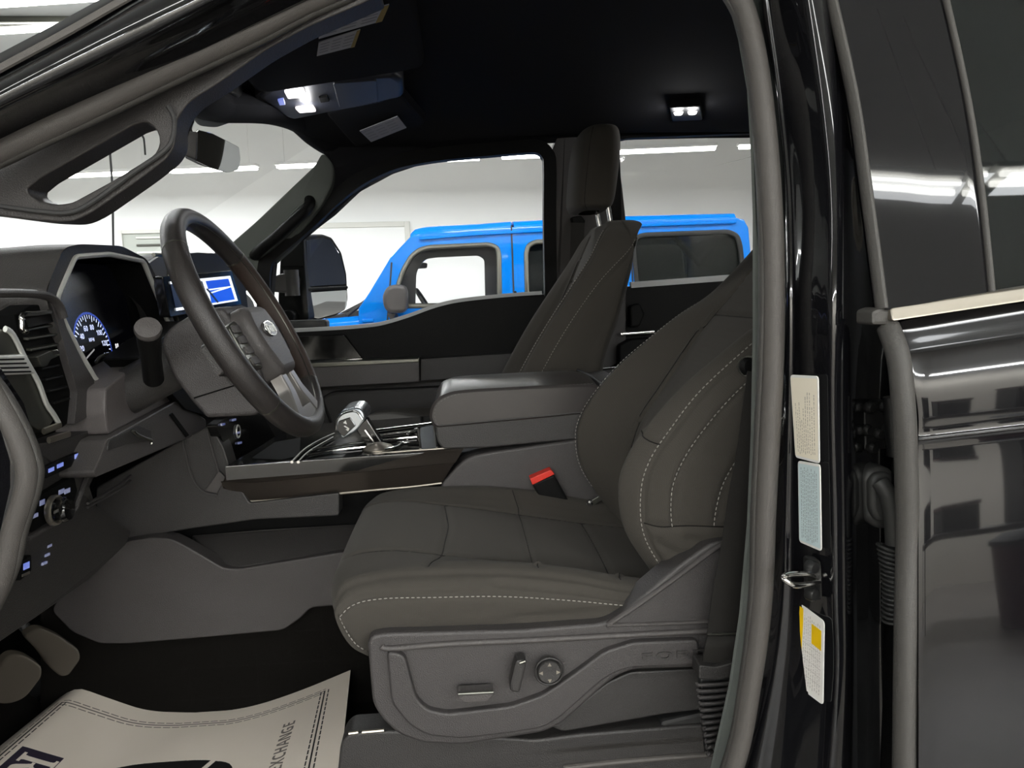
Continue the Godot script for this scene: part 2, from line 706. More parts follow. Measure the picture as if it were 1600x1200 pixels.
func room() -> void:
	tag(struct("floor", box(Geo.new(), Vector3(-12, -0.1, -13.4), Vector3(13, 0, 8.5), 0.001), M.floor), "beige concrete floor of the service bay, seen only mirrored in the black door", "floor")
	tag(struct("ceiling", box(Geo.new(), Vector3(-12, 5.0, -13.4), Vector3(13, 5.15, 8.5), 0.001), M.ceiling), "pale grey ceiling high above the lamps", "ceiling")
	tag(struct("wall_far", box(Geo.new(), Vector3(-12, 0, -13.4), Vector3(13, 5, -13.2), 0.001), M.wall), "white wall beyond the blue car, brightly lit below the lamps", "wall")
	tag(struct("wall_left", box(Geo.new(), Vector3(-12.2, 0, -13.4), Vector3(-12, 5, 8.5), 0.001), M.wall), "white wall ahead of the truck, behind the windscreen", "wall")
	tag(struct("wall_right", box(Geo.new(), Vector3(13, 0, -13.4), Vector3(13.2, 5, 8.5), 0.001), M.wall), "white wall behind the tail of the truck", "wall")
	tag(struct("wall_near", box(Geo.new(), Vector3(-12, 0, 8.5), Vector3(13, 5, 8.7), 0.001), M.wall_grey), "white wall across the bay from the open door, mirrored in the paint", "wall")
	# white doorway in the far wall
	var z := -13.2
	var a := U(480, 352, z)
	var b := U(640, 346, z)
	var o := tag(thing("door_1", "white door in a pale frame on the far wall, seen between the wing mirror and the blue car", "door", "", "structure"), "", "")
	var g := Geo.new()
	box(g, Vector3(b.x - 0.1, 0, z), Vector3(b.x, b.y, z + 0.06), 0.008)
	box(g, Vector3(a.x, b.y - 0.1, z), Vector3(b.x - 0.1, b.y, z + 0.06), 0.008)
	box(g, Vector3(a.x - 0.1, 0, z), Vector3(a.x, b.y, z + 0.06), 0.008)
	obj("door_frame", g, M.wall_trim, o)
	obj("door_leaf", box(Geo.new(), Vector3(a.x, 0.01, z), Vector3(b.x - 0.1, b.y - 0.1, z + 0.03), 0.004), M.wall, o)
	# grey louvred door on the left
	a = U(192, 360, z)
	b = U(262, 357, z)
	o = thing("door_2", "grey-green framed door with a barred window, seen between the dashboard and the steering wheel", "door", "", "structure")
	obj("door_leaf", box(Geo.new(), Vector3(a.x, 0.01, z), Vector3(b.x + 0.3, a.y - 0.06, z + 0.03), 0.004), M.grey_door, o)
	g = Geo.new()
	box(g, Vector3(a.x - 0.07, 0, z), Vector3(a.x, a.y, z + 0.07), 0.008)
	box(g, Vector3(a.x, a.y - 0.07, z), Vector3(b.x + 0.3, a.y, z + 0.07), 0.008)
	obj("door_frame", g, M.wall_trim, o)
	var q := U(214, 372, z)
	for i in 3:
		obj("window_bar", box(Geo.new(), q + Vector3(0, -0.02 - 0.14 * i, 0.03), q + Vector3(0.55, 0.02 - 0.14 * i, 0.06), 0.006), M.satin_dark if i == 1 else M.wall_trim, o)
	# conduit across the ceiling, ahead of the truck
	var cb := UY(60, 31, 4.97)
	tag(struct("trim_1", box(Geo.new(), Vector3(-12, 4.93, cb.z - 0.05), Vector3(1, 5.0, cb.z + 0.05), 0.01), M.satin_dark), "dark conduit along the ceiling, seen above the windscreen pillar", "conduit")
	# cords hanging from the ceiling
	for k in [[168, 180, 177, 384, -6.0, "black cord hanging ahead of the windscreen, seen through the pillar handle"], [218, 190, 227, 242, -7.5, "short black cord seen at the right end of the handle's opening"]]:
		var t := U(k[0], k[1], k[4])
		var e := U(k[2], k[3], k[4])
		var d := (t - e) / maxf(t.y - e.y, 0.01)
		var c := obj("hanging_cord", Geo.new().tube(cr(PackedVector3Array([e, e.lerp(t, 0.5) + Vector3(0.015, 0, 0), t, t + d * (5.0 - t.y)]), 4), 0.011, 8), M.dark)
		tag(c, k[5], "cord", "cords hanging from the ceiling")

func bay_things() -> void:
	# things across the bay that show only as reflections in the black paint
	var o := thing("workbench", "long workbench with dark legs across the bay, mirrored in the black rear door", "workbench")
	o.position = Vector3(3.9, 0, 6.0)
	obj("bench_top", box(Geo.new(), Vector3(-1.6, 0.86, -0.4), Vector3(1.6, 0.92, 0.4), 0.01), M.bench_top, o)
	for s in [-1, 1]:
		for t in [-1, 1]:
			obj("leg", box(Geo.new(), Vector3(1.5 * s - 0.03, 0, 0.34 * t - 0.03), Vector3(1.5 * s + 0.03, 0.86, 0.34 * t + 0.03), 0.006), M.dark, o)
	for k in [[2.75, 0.5, 0.28, "long black parts box standing at one end of the workbench"], [3.55, 0.36, 0.20, "low black parts box near the middle of the workbench"], [4.5, 0.6, 0.34, "tall black parts box at the far end of the workbench"]]:
		var pb := thing("parts_box", k[3] + ", mirrored in the paint", "box", "parts boxes on the workbench")
		pb.position = Vector3(k[0], 0.92, 6.0)
		obj("box_body", box(Geo.new(), Vector3(-k[1] / 2, 0, -0.17), Vector3(k[1] / 2, k[2], 0.17), 0.015), M.dark, pb)
		obj("box_lid", box(Geo.new(), Vector3(-k[1] / 2 - 0.01, k[2], -0.18), Vector3(k[1] / 2 + 0.01, k[2] + 0.03, 0.18), 0.008), M.bin_red, pb)
	o = thing("waste_bin", "dark red waste bin beside the workbench, mirrored in the black rear door", "bin")
	o.position = Vector3(3.75, 0, 5.2)
	obj("bin_body", Geo.new().lathe(Transform3D(), [[0.2, 0.0], [0.24, 0.02], [0.29, 0.74], [0.3, 0.76], [0.27, 0.76], [0.22, 0.04]], 28), M.bin_red, o)
	obj("bin_lid", Geo.new().lathe(Transform3D(), [[0.31, 0.75], [0.31, 0.79], [0.2, 0.86], [0.02, 0.88]], 28), M.dark, o)


# ---------------------------------------------------------------- the blue car in the next bay
func blue_car() -> void:
	var z := -4.2
	var zf := -5.75
	var o := thing("blue_car", "bright blue boxy off-road car parked beyond the passenger windows", "car")
	var w := Vector3(0, 0, -0.07)
	var side := pz(z, [[560, 482], [577, 457], [610, 402], [641, 370], [658, 364], [745, 358], [835, 353], [990, 345], [1150, 340], [1163, 343], [1170, 356], [1174, 400], [1176, 470]])
	var bot := 0.62
	var out := PackedVector3Array(side)
	var r := side[side.size() - 1]
	out.append_array(PackedVector3Array([Vector3(r.x, bot, z), Vector3(side[0].x - 0.02, bot, z)]))
	var w1 := pz(z, [[624, 478], [622, 445], [631, 420], [643, 400], [656, 390], [672, 386], [765, 382], [777, 387], [780, 398], [781, 478]])
	var w2 := pz(z, [[824, 478], [822, 396], [825, 384], [836, 378], [940, 372], [955, 376], [960, 388], [962, 470]])
	var w3 := pz(z, [[996, 456], [990, 385], [994, 371], [1006, 367], [1138, 362], [1152, 368], [1157, 384], [1164, 450]])
	var wins := [w1, w2, w3]
	var holes := []
	for q in wins:
		holes.append(rounded(q, 0.03))
	for k in 2:
		var d := Vector3(0, 0, (zf - z) if k else 0.0)
		var hh := []
		for q in holes:
			hh.append(shift(q, d))
		obj("body_side", slab(shift(out, d), -w if k else w, 0.012, hh, 2), M.blue_paint, o, 30)
	# gaskets and glass
	for q in holes:
		var gs := obj("window_gasket", Geo.new().sweep(shift(q, Vector3(0, 0, -0.005)), ell(0.022, 0.014, 8), Vector3.BACK, true), M.dark if q == holes[2] else M.satin_dark, o)
	for k in 2:
		var d := Vector3(0, 0, (zf - z - 0.03) if k else -0.035)
		for i in 3:
			obj("window_glass", slab(shift(holes[i], d), Vector3(0, 0, -0.004), 0.0005), M.glass if i == 0 else M.glass_car if k == 0 else M.glass_tint, o)
	# dark inner door frame round the front window, as seen through the glass
	var inn := pz(z - 0.12, [[648, 496], [650, 425], [662, 405], [680, 402], [748, 399], [757, 405], [759, 496]])
	var iout := pz(z - 0.12, [[612, 512], [612, 440], [640, 395], [668, 380], [770, 376], [788, 384], [790, 512]])
	obj("inner_frame", slab(iout, Vector3(0, 0, -0.05), 0.004, [rounded(inn, 0.04)]), M.dark, o)
	# roof panels with a gap between them, rail gutters
	var ra := [[641, 369], [660, 359], [745, 354], [799, 350]]
	var rb := [[803, 350], [900, 345], [990, 341], [1150, 337]]
	for e in [ra, rb]:
		var ed := pz(z - 0.03, e)
		var rows := []
		for t in [[0.0, -0.035], [0.01, 0.0], [0.08, 0.03], [0.5, 0.05], [0.92, 0.03], [0.99, 0.0], [1.0, -0.035]]:
			rows.append(shift(ed, Vector3(0, t[1], (zf - z) * t[0])))
		obj("roof_panel", net(rows, 3, Vector3(0, -0.03, 0)), M.blue_paint, o)
	obj("roof_gutter", Geo.new().sweep(pz(z + 0.012, [[655, 373], [745, 366], [835, 361], [990, 353], [1150, 347]]), ell(0.012, 0.009, 8), Vector3.BACK), M.blue_paint, o)
	# door gaps
	for k in [[799, 352, 803, 470], [612, 410, 604, 520], [984, 345, 990, 470]]:
		obj("door_gap", Geo.new().sweep(PackedVector3Array([U(k[0], k[1], z + 0.002), U(k[2], k[3], z + 0.002)]), PackedVector2Array([Vector2(-0.006, -0.004), Vector2(0.006, -0.004), Vector2(0.006, 0.002), Vector2(-0.006, 0.002)]), Vector3.BACK), M.dark, o)
	# bonnet, wing, cowl
	var hx := -2.15
	var c := side[0]
	var hood := []
	for t in [[0.0, -0.14], [0.02, -0.02], [0.1, 0.03], [0.5, 0.05], [0.9, 0.03], [0.98, -0.02], [1.0, -0.14]]:
		var zz: float = z + (zf - z) * t[0]
		hood.append(PackedVector3Array([Vector3(hx, c.y - 0.17 + t[1], zz), Vector3(hx + 0.5, c.y - 0.13 + t[1], zz), Vector3(c.x - 0.3, c.y - 0.10 + t[1], zz), Vector3(c.x + 0.02, c.y - 0.08 + t[1], zz)]))
	obj("bonnet", net(hood, 3, Vector3(0, -0.03, 0)), M.blue_paint, o)
	obj("front_body", box(Geo.new(), Vector3(hx, bot, zf), Vector3(c.x + 0.05, c.y - 0.2, z - 0.02), 0.03), M.blue_paint, o)
	obj("wing_flare", Geo.new().sweep(PackedVector3Array([Vector3(hx, 0.98, z + 0.04), Vector3(hx + 0.5, 1.0, z + 0.06), Vector3(c.x - 0.35, 0.98, z + 0.06), Vector3(c.x - 0.15, 0.7, z + 0.04)]), PackedVector2Array([Vector2(-0.12, -0.03), Vector2(0.12, -0.03), Vector2(0.12, 0.03), Vector2(-0.12, 0.03)]), Vector3.BACK), M.dark, o)
	obj("cowl", slab(PackedVector3Array([Vector3(c.x - 0.28, c.y - 0.06, z - 0.1), Vector3(c.x + 0.02, c.y - 0.01, z - 0.1), Vector3(c.x + 0.02, c.y - 0.01, zf + 0.1), Vector3(c.x - 0.28, c.y - 0.06, zf + 0.1)]), Vector3(0, -0.05, 0), 0.01), M.dark, o)
	# sill of the windscreen and pillars across, wipers
	var wb := side[0] + Vector3(0.02, 0, -0.06)
	var wt := side[3] + Vector3(0.02, -0.02, -0.06)
	var zd := Vector3(0, 0, zf - z + 0.12)
	obj("windscreen", slab(PackedVector3Array([wb, wt, wt + zd, wb + zd]), Vector3(0.004, 0, 0), 0.0005), M.glass, o)
	for k in [[542, 493, 592, 455, 0.1], [520, 498, 575, 470, 0.6]]:
		obj("wiper", Geo.new().tube(PackedVector3Array([U(k[0], k[1], z - k[4]), U(k[2], k[3], z - k[4] - 0.05)]), 0.016, 8), M.dark, o)
	# inside: far roll bar, dash, steering wheel, rear mirror, seats
	obj("dash", box(Geo.new(), Vector3(c.x + 0.1, 1.0, zf + 0.1), Vector3(c.x + 0.42, c.y - 0.04, z - 0.1), 0.05), M.dark, o)
	obj("steering_wheel", Geo.new().sweep(circle(U(668, 480, z - 0.45), 0.18, Vector3(0.85, 0.5, 0), 24), ell(0.016, 0.016, 8), Vector3.BACK, true), M.dark, o)
	obj("sun_visor", Geo.new().sweep(cr(pz(z - 0.25, [[625, 452], [637, 440], [643, 424], [640, 414]]), 4), ell(0.025, 0.012, 8), Vector3.BACK), M.plastic, o)
	obj("inside_mirror", slab(rounded(pz(z - 0.78, [[640, 414], [652, 409], [668, 411], [667, 419], [650, 420]]), 0.015), Vector3(0, 0, -0.03), 0.004), M.dark, o)
	for k in [[0.55, -0.45], [0.55, -1.1], [1.5, -0.45], [1.5, -1.1]]:
		var s := Geo.new()
		var x: float = c.x + k[0] + 0.55
		s.rbox(Transform3D(Basis(Vector3.BACK, -0.2), Vector3(x, 1.15, z + k[1])), Vector3(0.14, 0.62, 0.48), 0.06)
		s.rbox(Transform3D(Basis(), Vector3(x - 0.25, 0.85, z + k[1])), Vector3(0.5, 0.14, 0.5), 0.06)
		s.rbox(Transform3D(Basis(Vector3.BACK, -0.2), Vector3(x + 0.07, 1.52, z + k[1])), Vector3(0.1, 0.17, 0.26), 0.04)
		obj("seat", s, M.dark, o)
	obj("roll_bar", Geo.new().tube(pz(z - 1.2, [[1040, 352], [1062, 380], [1120, 440]]), 0.03, 8), M.dark, o)
	obj("underbody", box(Geo.new(), Vector3(hx + 0.1, 0.42, zf + 0.1), Vector3(r.x - 0.05, 0.64, z - 0.1), 0.03), M.dark, o)
	obj("tailgate", box(Geo.new(), Vector3(r.x - 0.07, 0.6, zf - 0.06), Vector3(r.x - 0.01, 1.22, z - 0.02), 0.02), M.blue_paint, o)
	obj("rear_window", slab(PackedVector3Array([Vector3(r.x - 0.04, 1.2, z - 0.08), Vector3(r.x - 0.06, 1.75, z - 0.12), Vector3(r.x - 0.06, 1.75, zf + 0.12), Vector3(r.x - 0.04, 1.2, zf + 0.08)]), Vector3(0.005, 0, 0), 0.0005), M.glass_dark, o)
	for k in [[hx + 0.5, z - 0.02], [hx + 0.5, zf - 0.05], [hx + 3.5, z - 0.02], [hx + 3.5, zf - 0.05]]:
		var wh := Transform3D(Basis(Vector3.RIGHT, PI / 2), Vector3(k[0], 0.4, k[1]))
		var ty := obj("wheel", Geo.new().lathe(wh, [[0.05, -0.1], [0.24, -0.11], [0.26, -0.13], [0.37, -0.12], [0.4, -0.08], [0.4, 0.08], [0.37, 0.12], [0.26, 0.13], [0.24, 0.11], [0.05, 0.1]], 28), M.rubber_dark, o)
	# grey door mirror
	var mo := slab(rounded(pz(z + 0.2, [[597, 462], [604, 448], [617, 444], [632, 446], [636, 455], [636, 482], [630, 489], [608, 490], [599, 480]]), 0.03), Vector3(0, 0, -0.16), 0.03, [], 3)
	obj("door_mirror", mo, M.plastic_light, o)
	obj("mirror_foot", Geo.new().sweep(PackedVector3Array([U(612, 488, z + 0.12), U(618, 500, z - 0.01)]), ell(0.06, 0.03, 10), Vector3.RIGHT), M.plastic_dark, o)
	obj("hinge", box(Geo.new(), U(566, 504, z + 0.02), U(584, 498, z), 0.006), M.blue_paint, o)

func circle(c: Vector3, r: float, axis: Vector3, n: int) -> PackedVector3Array:
	axis = axis.normalized()
	var s := axis.cross(Vector3.BACK if absf(axis.z) < 0.9 else Vector3.UP).normalized()
	var t := axis.cross(s)
	var o := PackedVector3Array()
	for i in n:
		o.append(c + (s * cos(TAU * i / n) + t * sin(TAU * i / n)) * r)
	return o


# ---------------------------------------------------------------- the truck's body
func truck_shell() -> void:
	var o := thing("truck_body", "black pickup truck body around the open driver's doorway, pillars, roof and floor", "truck")
	# roof above the headliner, floor pan, bulkhead, back panel: they close the cab
	var rows := []
	for t in [[0.74, -0.09], [0.70, 0.0], [0.5, 0.05], [0.0, 0.07], [-0.5, 0.05], [-0.70, 0.0], [-0.76, -0.03]]:
		rows.append(PackedVector3Array([Vector3(-0.54 + 0.42 * t[0] * t[0], 1.83 + t[1], t[0]), Vector3(-0.28, 1.86 + t[1], t[0]), Vector3(0.4, 1.88 + t[1], t[0]), Vector3(1.3, 1.87 + t[1], t[0]), Vector3(1.72, 1.84 + t[1], t[0])]))
	obj("roof_panel", net(rows, 3, Vector3(0, -0.02, 0)), M.paint, o)
	obj("floor_pan", box(Geo.new(), Vector3(-1.3, 0.36, -0.88), Vector3(1.7, 0.41, 0.84), 0.01), M.dark, o)
	obj("bulkhead", box(Geo.new(), Vector3(-1.32, 0.36, -0.88), Vector3(-1.26, 1.27, 0.88), 0.01), M.dark, o)
	obj("back_panel", box(Geo.new(), Vector3(1.66, 0.4, -0.86), Vector3(1.72, 1.84, 0.86), 0.02), M.dark, o)
	obj("sill", box(Geo.new(), Vector3(-0.8, 0.34, 0.80), Vector3(0.5, 0.5, 0.98), 0.03), M.paint, o)
	obj("kick_panel", box(Geo.new(), Vector3(-1.3, 0.36, -0.92), Vector3(-0.45, 1.24, -0.86), 0.01), M.dark, o)
	obj("kick_panel", box(Geo.new(), Vector3(-1.3, 0.36, 0.76), Vector3(-0.86, 1.24, 0.80), 0.01), M.dark, o)
	obj("scuttle", box(Geo.new(), Vector3(-1.9, 1.1, -0.85), Vector3(-1.16, 1.25, 0.85), 0.04), M.paint, o)
	# driver's B-pillar: sheet metal with its folds
	var zz := [0.838, 0.858, 0.862, 0.886, 0.910, 0.924, 0.905, 0.83, 0.80]
	var px := [
		[-60, 1176, 1186, 1194, 1213, 1238, 1260, 1283, 1298, 1308],
		[142, 1203, 1214, 1222, 1245, 1268, 1292, 1316, 1330, 1345],
		[300, 1217, 1229, 1238, 1258, 1283, 1306, 1328, 1345, 1364],
		[480, 1219, 1232, 1241, 1260, 1284, 1306, 1330, 1358, 1388],
		[640, 1216, 1230, 1240, 1261, 1285, 1304, 1330, 1360, 1412],
		[800, 1211, 1226, 1238, 1262, 1288, 1308, 1332, 1362, 1414],
		[940, 1207, 1222, 1236, 1262, 1290, 1310, 1333, 1362, 1412],
		[1060, 1192, 1208, 1226, 1258, 1292, 1312, 1333, 1362, 1410],
		[1260, 1145, 1170, 1196, 1236, 1275, 1298, 1325, 1362, 1410]]
	rows = []
	for r in px:
		var q := PackedVector3Array()
		var tuck: float = 0.07 * clampf((480.0 - r[0]) / 540.0, 0.0, 1.0)
		for j in 9:
			q.append(U(r[j + 1], r[0], zz[j] - tuck))
		rows.append(q)
	obj("pillar_sheet", net(rows, 5, Vector3(0.004, 0, -0.02)), M.paint, o, 60)
	# hinge pillar ahead of the door opening
	obj("hinge_pillar", slab(pz(0.79, [[-190, 520], [-40, 580], [0, 640], [24, 720], [24, 762], [4, 850], [-30, 930], [-190, 960]]), Vector3(0, 0, -0.05), 0.006), M.paint, o)
	# the open front door, swung out ahead of the doorway and shading it
	var fd := thing("front_door", "open driver's door swung out ahead of the doorway, just outside the picture", "car door")
	var q0 := Vector3(-0.72, 0.48, 0.98)
	var qd := Vector3(-0.30, 0, 0.95).normalized()
	obj("door_skin", slab(rounded(PackedVector3Array([q0, q0 + qd * 1.0, q0 + qd * 1.02 + Vector3(0, 0.8, 0), q0 + Vector3(0, 0.8, 0)]), 0.05), Vector3(-0.04, 0, -0.012), 0.015, [], 3), M.paint, fd)
	obj("inner_trim", slab(rounded(PackedVector3Array([q0 + qd * 0.05 + Vector3(0.05, 0.06, 0.0), q0 + qd * 0.96 + Vector3(0.05, 0.06, 0), q0 + qd * 0.98 + Vector3(0.05, 0.79, 0), q0 + qd * 0.05 + Vector3(0.05, 0.79, 0)]), 0.05), Vector3(-0.05, 0, 0), 0.015, [], 3), M.plastic_dark, fd)
	obj("window_frame", Geo.new().sweep(cr(PackedVector3Array([q0 + qd * 0.02 + Vector3(0.01, 0.78, 0), q0 + qd * 0.45 + Vector3(0.03, 1.13, -0.06), q0 + qd * 0.9 + Vector3(0.04, 1.2, -0.1), q0 + qd * 1.0 + Vector3(0.03, 0.95, -0.05), q0 + qd * 1.01 + Vector3(0.01, 0.78, 0)]), 5), ell(0.03, 0.02, 8), Vector3.UP), M.paint, fd)
	# A-pillar and roof rail outside the seal: black sheet with folds
	var lines := [
		[0.83, [-80, 126], [0, 83], [80, 41], [160, -3], [270, -60]],
		[0.845, [-80, 140], [0, 97], [90, 48], [180, -3], [288, -60]],
		[0.85, [-80, 153], [0, 109], [100, 55], [202, -3], [305, -60]],
		[0.848, [-80, 160], [0, 115], [105, 60], [212, -3], [315, -60]],
		[0.875, [-80, 180], [0, 135], [150, 55], [265, -6], [370, -60]],
		[0.875, [-80, 212], [0, 166], [165, 84], [320, 4], [440, -60]],
		[0.855, [-80, 226], [0, 182], [169, 100], [350, 6], [470, -58]],
		[0.825, [-80, 250], [0, 205], [169, 122], [380, 16], [510, -48]],
		[0.80, [-80, 275], [0, 232], [169, 150], [400, 36], [520, -22]]]
	rows = []
	for l in lines:
		var q := PackedVector3Array()
		for j in range(1, 6):
			q.append(U(l[j][0], l[j][1], l[0] - 0.008 * j))
		rows.append(q)
	obj("a_pillar", net(rows, 4, Vector3(0, 0.004, -0.03)), M.paint, o, 60)
	obj("pillar_moulding", Geo.new().sweep(cr(pz(0.85, [[-80, 151, 0.846], [0, 107, 0.842], [100, 53, 0.834], [202, -5, 0.826], [305, -62, 0.818]]), 4), ell(0.0045, 0.003, 8), Vector3.BACK), M.rubber, o)
	# the rubber seal all round the door opening, two lips side by side
	var loop := cr(pz(0.85, [[-170, 330, 0.80], [0, 238, 0.79], [125, 178, 0.78], [250, 117, 0.765], [400, 46, 0.75], [500, -4, 0.74], [660, -62, 0.73], [860, -95, 0.73], [1030, -88, 0.735], [1110, -55, 0.75], [1153, -8, 0.77], [1176, 60, 0.79], [1193, 170, 0.82], [1205, 312, 0.845], [1209, 450, 0.855], [1208, 560, 0.86], [1203, 667, 0.86], [1196, 800, 0.86], [1191, 930, 0.86], [1175, 1060, 0.855], [1146, 1200, 0.85], [1080, 1330, 0.84], [900, 1400, 0.83], [400, 1410, 0.83], [0, 1360, 0.82], [-110, 1200, 0.81], [-50, 1020, 0.80], [2, 905, 0.80], [20, 830, 0.80], [39, 768, 0.80], [40, 722, 0.80], [12, 652, 0.80], [-40, 575, 0.80], [-150, 470, 0.80]]), 7, true)
	obj("door_seal", Geo.new().sweep(loop, lobe(0.013, 0.012), Vector3.BACK, true), M.rubber, o)
	var mid := PackedVector3Array()
	var c := Vector3(0.0, 1.15, 0.8)
	for p in loop:
		var d := c - p
		d.z = 0
		mid.append(p + d.normalized() * 0.0142 + Vector3(0, 0, -0.004))
	obj("seal_lip", Geo.new().sweep(mid, ell(0.0032, 0.006, 8), Vector3.BACK, true), M.rubber_edge, o)
	# inner pillar trim behind the lip
	obj("pillar_trim", slab(pz(0.80, [[1128, -20, 0.76], [1150, 60, 0.77], [1164, 140, 0.78], [1170, 240], [1173, 340], [1173, 520], [1170, 680], [1164, 820], [1152, 960], [1136, 1070], [1105, 1210], [1150, 1210], [1185, 1060], [1200, 940], [1208, 800], [1212, 640], [1214, 480], [1212, 300], [1198, 160], [1182, 60, 0.78], [1160, -20, 0.76]]), Vector3(0.02, 0, -0.02), 0.006), M.pillar_cloth, o)

func lobe(rx: float, ry: float) -> PackedVector2Array:
	var o := PackedVector2Array()
	for j in 14:
		var a := TAU * j / 14
		o.append(Vector2(cos(a) * rx, sin(a) * ry * (1.0 - 0.12 * cos(2 * a))))
	return o


# ---------------------------------------------------------------- driver's A-pillar trim with its handle
func a_pillar() -> void:
	var out := pz(0.73, [[-90, 300], [0, 256], [125, 200], [250, 138], [400, 66], [520, 4], [580, -26], [600, -10], [480, 42], [415, 78], [338, 132], [296, 158], [279, 180], [273, 200], [274, 226], [262, 246], [225, 275], [142, 333], [112, 347], [60, 345], [0, 337], [-90, 326]])
	var hole := pz(0.73, [[41, 296], [60, 280], [130, 240], [212, 193], [231, 190], [246, 204], [250, 222], [243, 240], [222, 254], [178, 281], [112, 317], [88, 320], [60, 314], [45, 305]])
	var o := thing("pillar_handle_trim", "grey-brown trim of the driver's windscreen pillar with a long grab handle opening", "trim panel")
	obj("trim_panel", slab(rounded(out, 0.012, 3), Vector3(0, 0, -0.045), 0.009, [rounded(hole, 0.006, 2)], 4), M.plastic_mid, o, 50)
	obj("handle_groove", Geo.new().sweep(cr(pz(0.736, [[262, 165], [272, 185], [270, 215], [256, 236], [210, 268], [140, 318], [105, 332], [60, 330], [0, 322]]), 5), ell(0.003, 0.002, 6), Vector3.BACK), M.rubber_dark, o)


# ---------------------------------------------------------------- headliner, visors, overhead console
func headliner() -> void:
	var o := thing("headliner", "black cloth headliner across the cab ceiling", "headliner")
	var rows := []
	for t in [[0.74, 1.69], [0.71, 1.715], [0.62, 1.765], [0.4, 1.80], [0.0, 1.812], [-0.4, 1.80], [-0.60, 1.79], [-0.69, 1.782], [-0.74, 1.768]]:
		rows.append(PackedVector3Array([Vector3(-0.50 + (maxf(t[0] - 0.3, 0.0) * 0.5 if t[0] > 0.0 else 0.36 * t[0] * t[0]), t[1] - (0.035 if t[0] > -0.1 else 0.0), t[0]), Vector3(-0.40, t[1] - 0.01, t[0]), Vector3(-0.1, t[1], t[0]), Vector3(0.45, t[1] + (0.03 if t[0] < -0.65 else 0.008), t[0]), Vector3(1.2, t[1] + (0.03 if t[0] < -0.65 else 0.0), t[0]), Vector3(1.68, t[1] - 0.02, t[0])]))
	obj("ceiling_cloth", net(rows, 4, Vector3(0, 0.02, 0)), M.headliner, o)
	# header over the windscreen, lower in the middle
	var hd := PackedVector3Array([Vector3(-0.36, 1.66, 0.70), Vector3(-0.45, 1.685, 0.35), Vector3(-0.50, 1.722, 0.1), Vector3(-0.498, 1.738, 0.0), Vector3(-0.452, 1.778, -0.2), Vector3(-0.43, 1.82, -0.5), Vector3(-0.40, 1.80, -0.64), Vector3(-0.37, 1.79, -0.74)])
	obj("header_trim", Geo.new().sweep(cr(hd, 6), ell(0.05, 0.035, 12), Vector3.UP), M.headliner, o)
	# visors folded up against the cloth, with their warning labels
	for k in 2:
		var s := 1 if k == 0 else -1
		var v := thing("sun_visor", "black sun visor above the steering wheel with two white labels" if k == 0 else "black sun visor over the passenger side with one white label", "sun visor")
		var y := 1.775
		var vis := PackedVector3Array([Vector3(-0.39, y - 0.045, 0.12 * s), Vector3(-0.05, y - 0.004, 0.15 * s), Vector3(-0.05, y - 0.006, 0.60 * s), Vector3(-0.37, y - 0.05, 0.63 * s)])
		if k:
			vis = pyy(1.762, [[506, 176], [628, 148], [668, 194], [556, 232]])
		obj("visor_board", slab(rounded(vis, 0.04), Vector3(0, 0.022, 0), 0.008), M.headliner, v)
		var quads := [[[499, 38], [608, 8], [597, 33], [498, 61]], [[498, 67], [563, 47], [554, 73], [495, 88]]] if k == 0 else [[[562, 205], [621, 182], [635, 200], [580, 222]]]
		for q in quads:
			var c := pyy(1.752 if k else 1.745, q)
			var lab := slab(c, Vector3(0, 0.002, 0), 0.0003)
			obj("warning_label", lab, M.label_grey, v)
			var up := Vector3(0, -0.0006, 0)
			if k == 0:
				obj("label_stripe", slab(PackedVector3Array([c[0].lerp(c[1], 0.92) + up, c[1] + up, c[2] + up, c[3].lerp(c[2], 0.9) + up]), Vector3(0, 0.001, 0), 0.0001), M.yellow_dull, v)
			var g := Geo.new()
			for i in 3:
				for j in 4:
					var a := 0.06 + 0.3 * i
					var b := 0.15 + 0.2 * j
					var p0 := c[0].lerp(c[1], a).lerp(c[3].lerp(c[2], a), b) + up
					var p1 := c[0].lerp(c[1], a + 0.22).lerp(c[3].lerp(c[2], a + 0.22), b) + up
					g.sweep(PackedVector3Array([p0, p1]), ell(0.0012, 0.0003, 4), Vector3.UP)
			tag(obj("label_print", g, M.print_grey, v), "", "", "", "stuff")
	# overhead console
	o = thing("overhead_console", "dark overhead console on the cab ceiling with two lit map lamps", "overhead console")
	var oc := pyy(1.762, [[402, 152], [440, 128], [520, 124], [614, 119], [630, 128], [632, 150], [618, 160], [540, 172], [460, 188], [446, 184]])
	obj("console_shell", slab(rounded(oc, 0.015), Vector3(0, 0.045, 0), 0.012, [], 3), M.overhead, o)
	obj("console_end", slab(rounded(pyy(1.768, [[398, 150], [408, 144], [452, 184], [444, 188], [420, 172]]), 0.006), Vector3(0, 0.03, 0), 0.006), M.plastic_dark, o)
	obj("glasses_bin_door", slab(rounded(pyy(1.7585, [[520, 131], [588, 126], [591, 158], [530, 168]]), 0.008), Vector3(0, 0.006, 0), 0.002), M.overhead, o)
	obj("microphone_grille", slab(rounded(pyy(1.758, [[498, 153], [512, 151], [515, 159], [501, 161]]), 0.003), Vector3(0, 0.006, 0), 0.001), M.black_hole, o)
	for q in [[[444, 144], [474, 140], [479, 152], [450, 155]], [[461, 170], [489, 167], [494, 175], [468, 177]]]:
		obj("map_lamp", slab(rounded(pyy(1.757, q), 0.006), Vector3(0, 0.006, 0), 0.0015), M.glow_dome, o)
	obj("lamp_switch", slab(rounded(pyy(1.757, [[434, 158], [443, 156], [446, 164], [437, 165]]), 0.002), Vector3(0, 0.006, 0), 0.001), M.glow_blue, o)
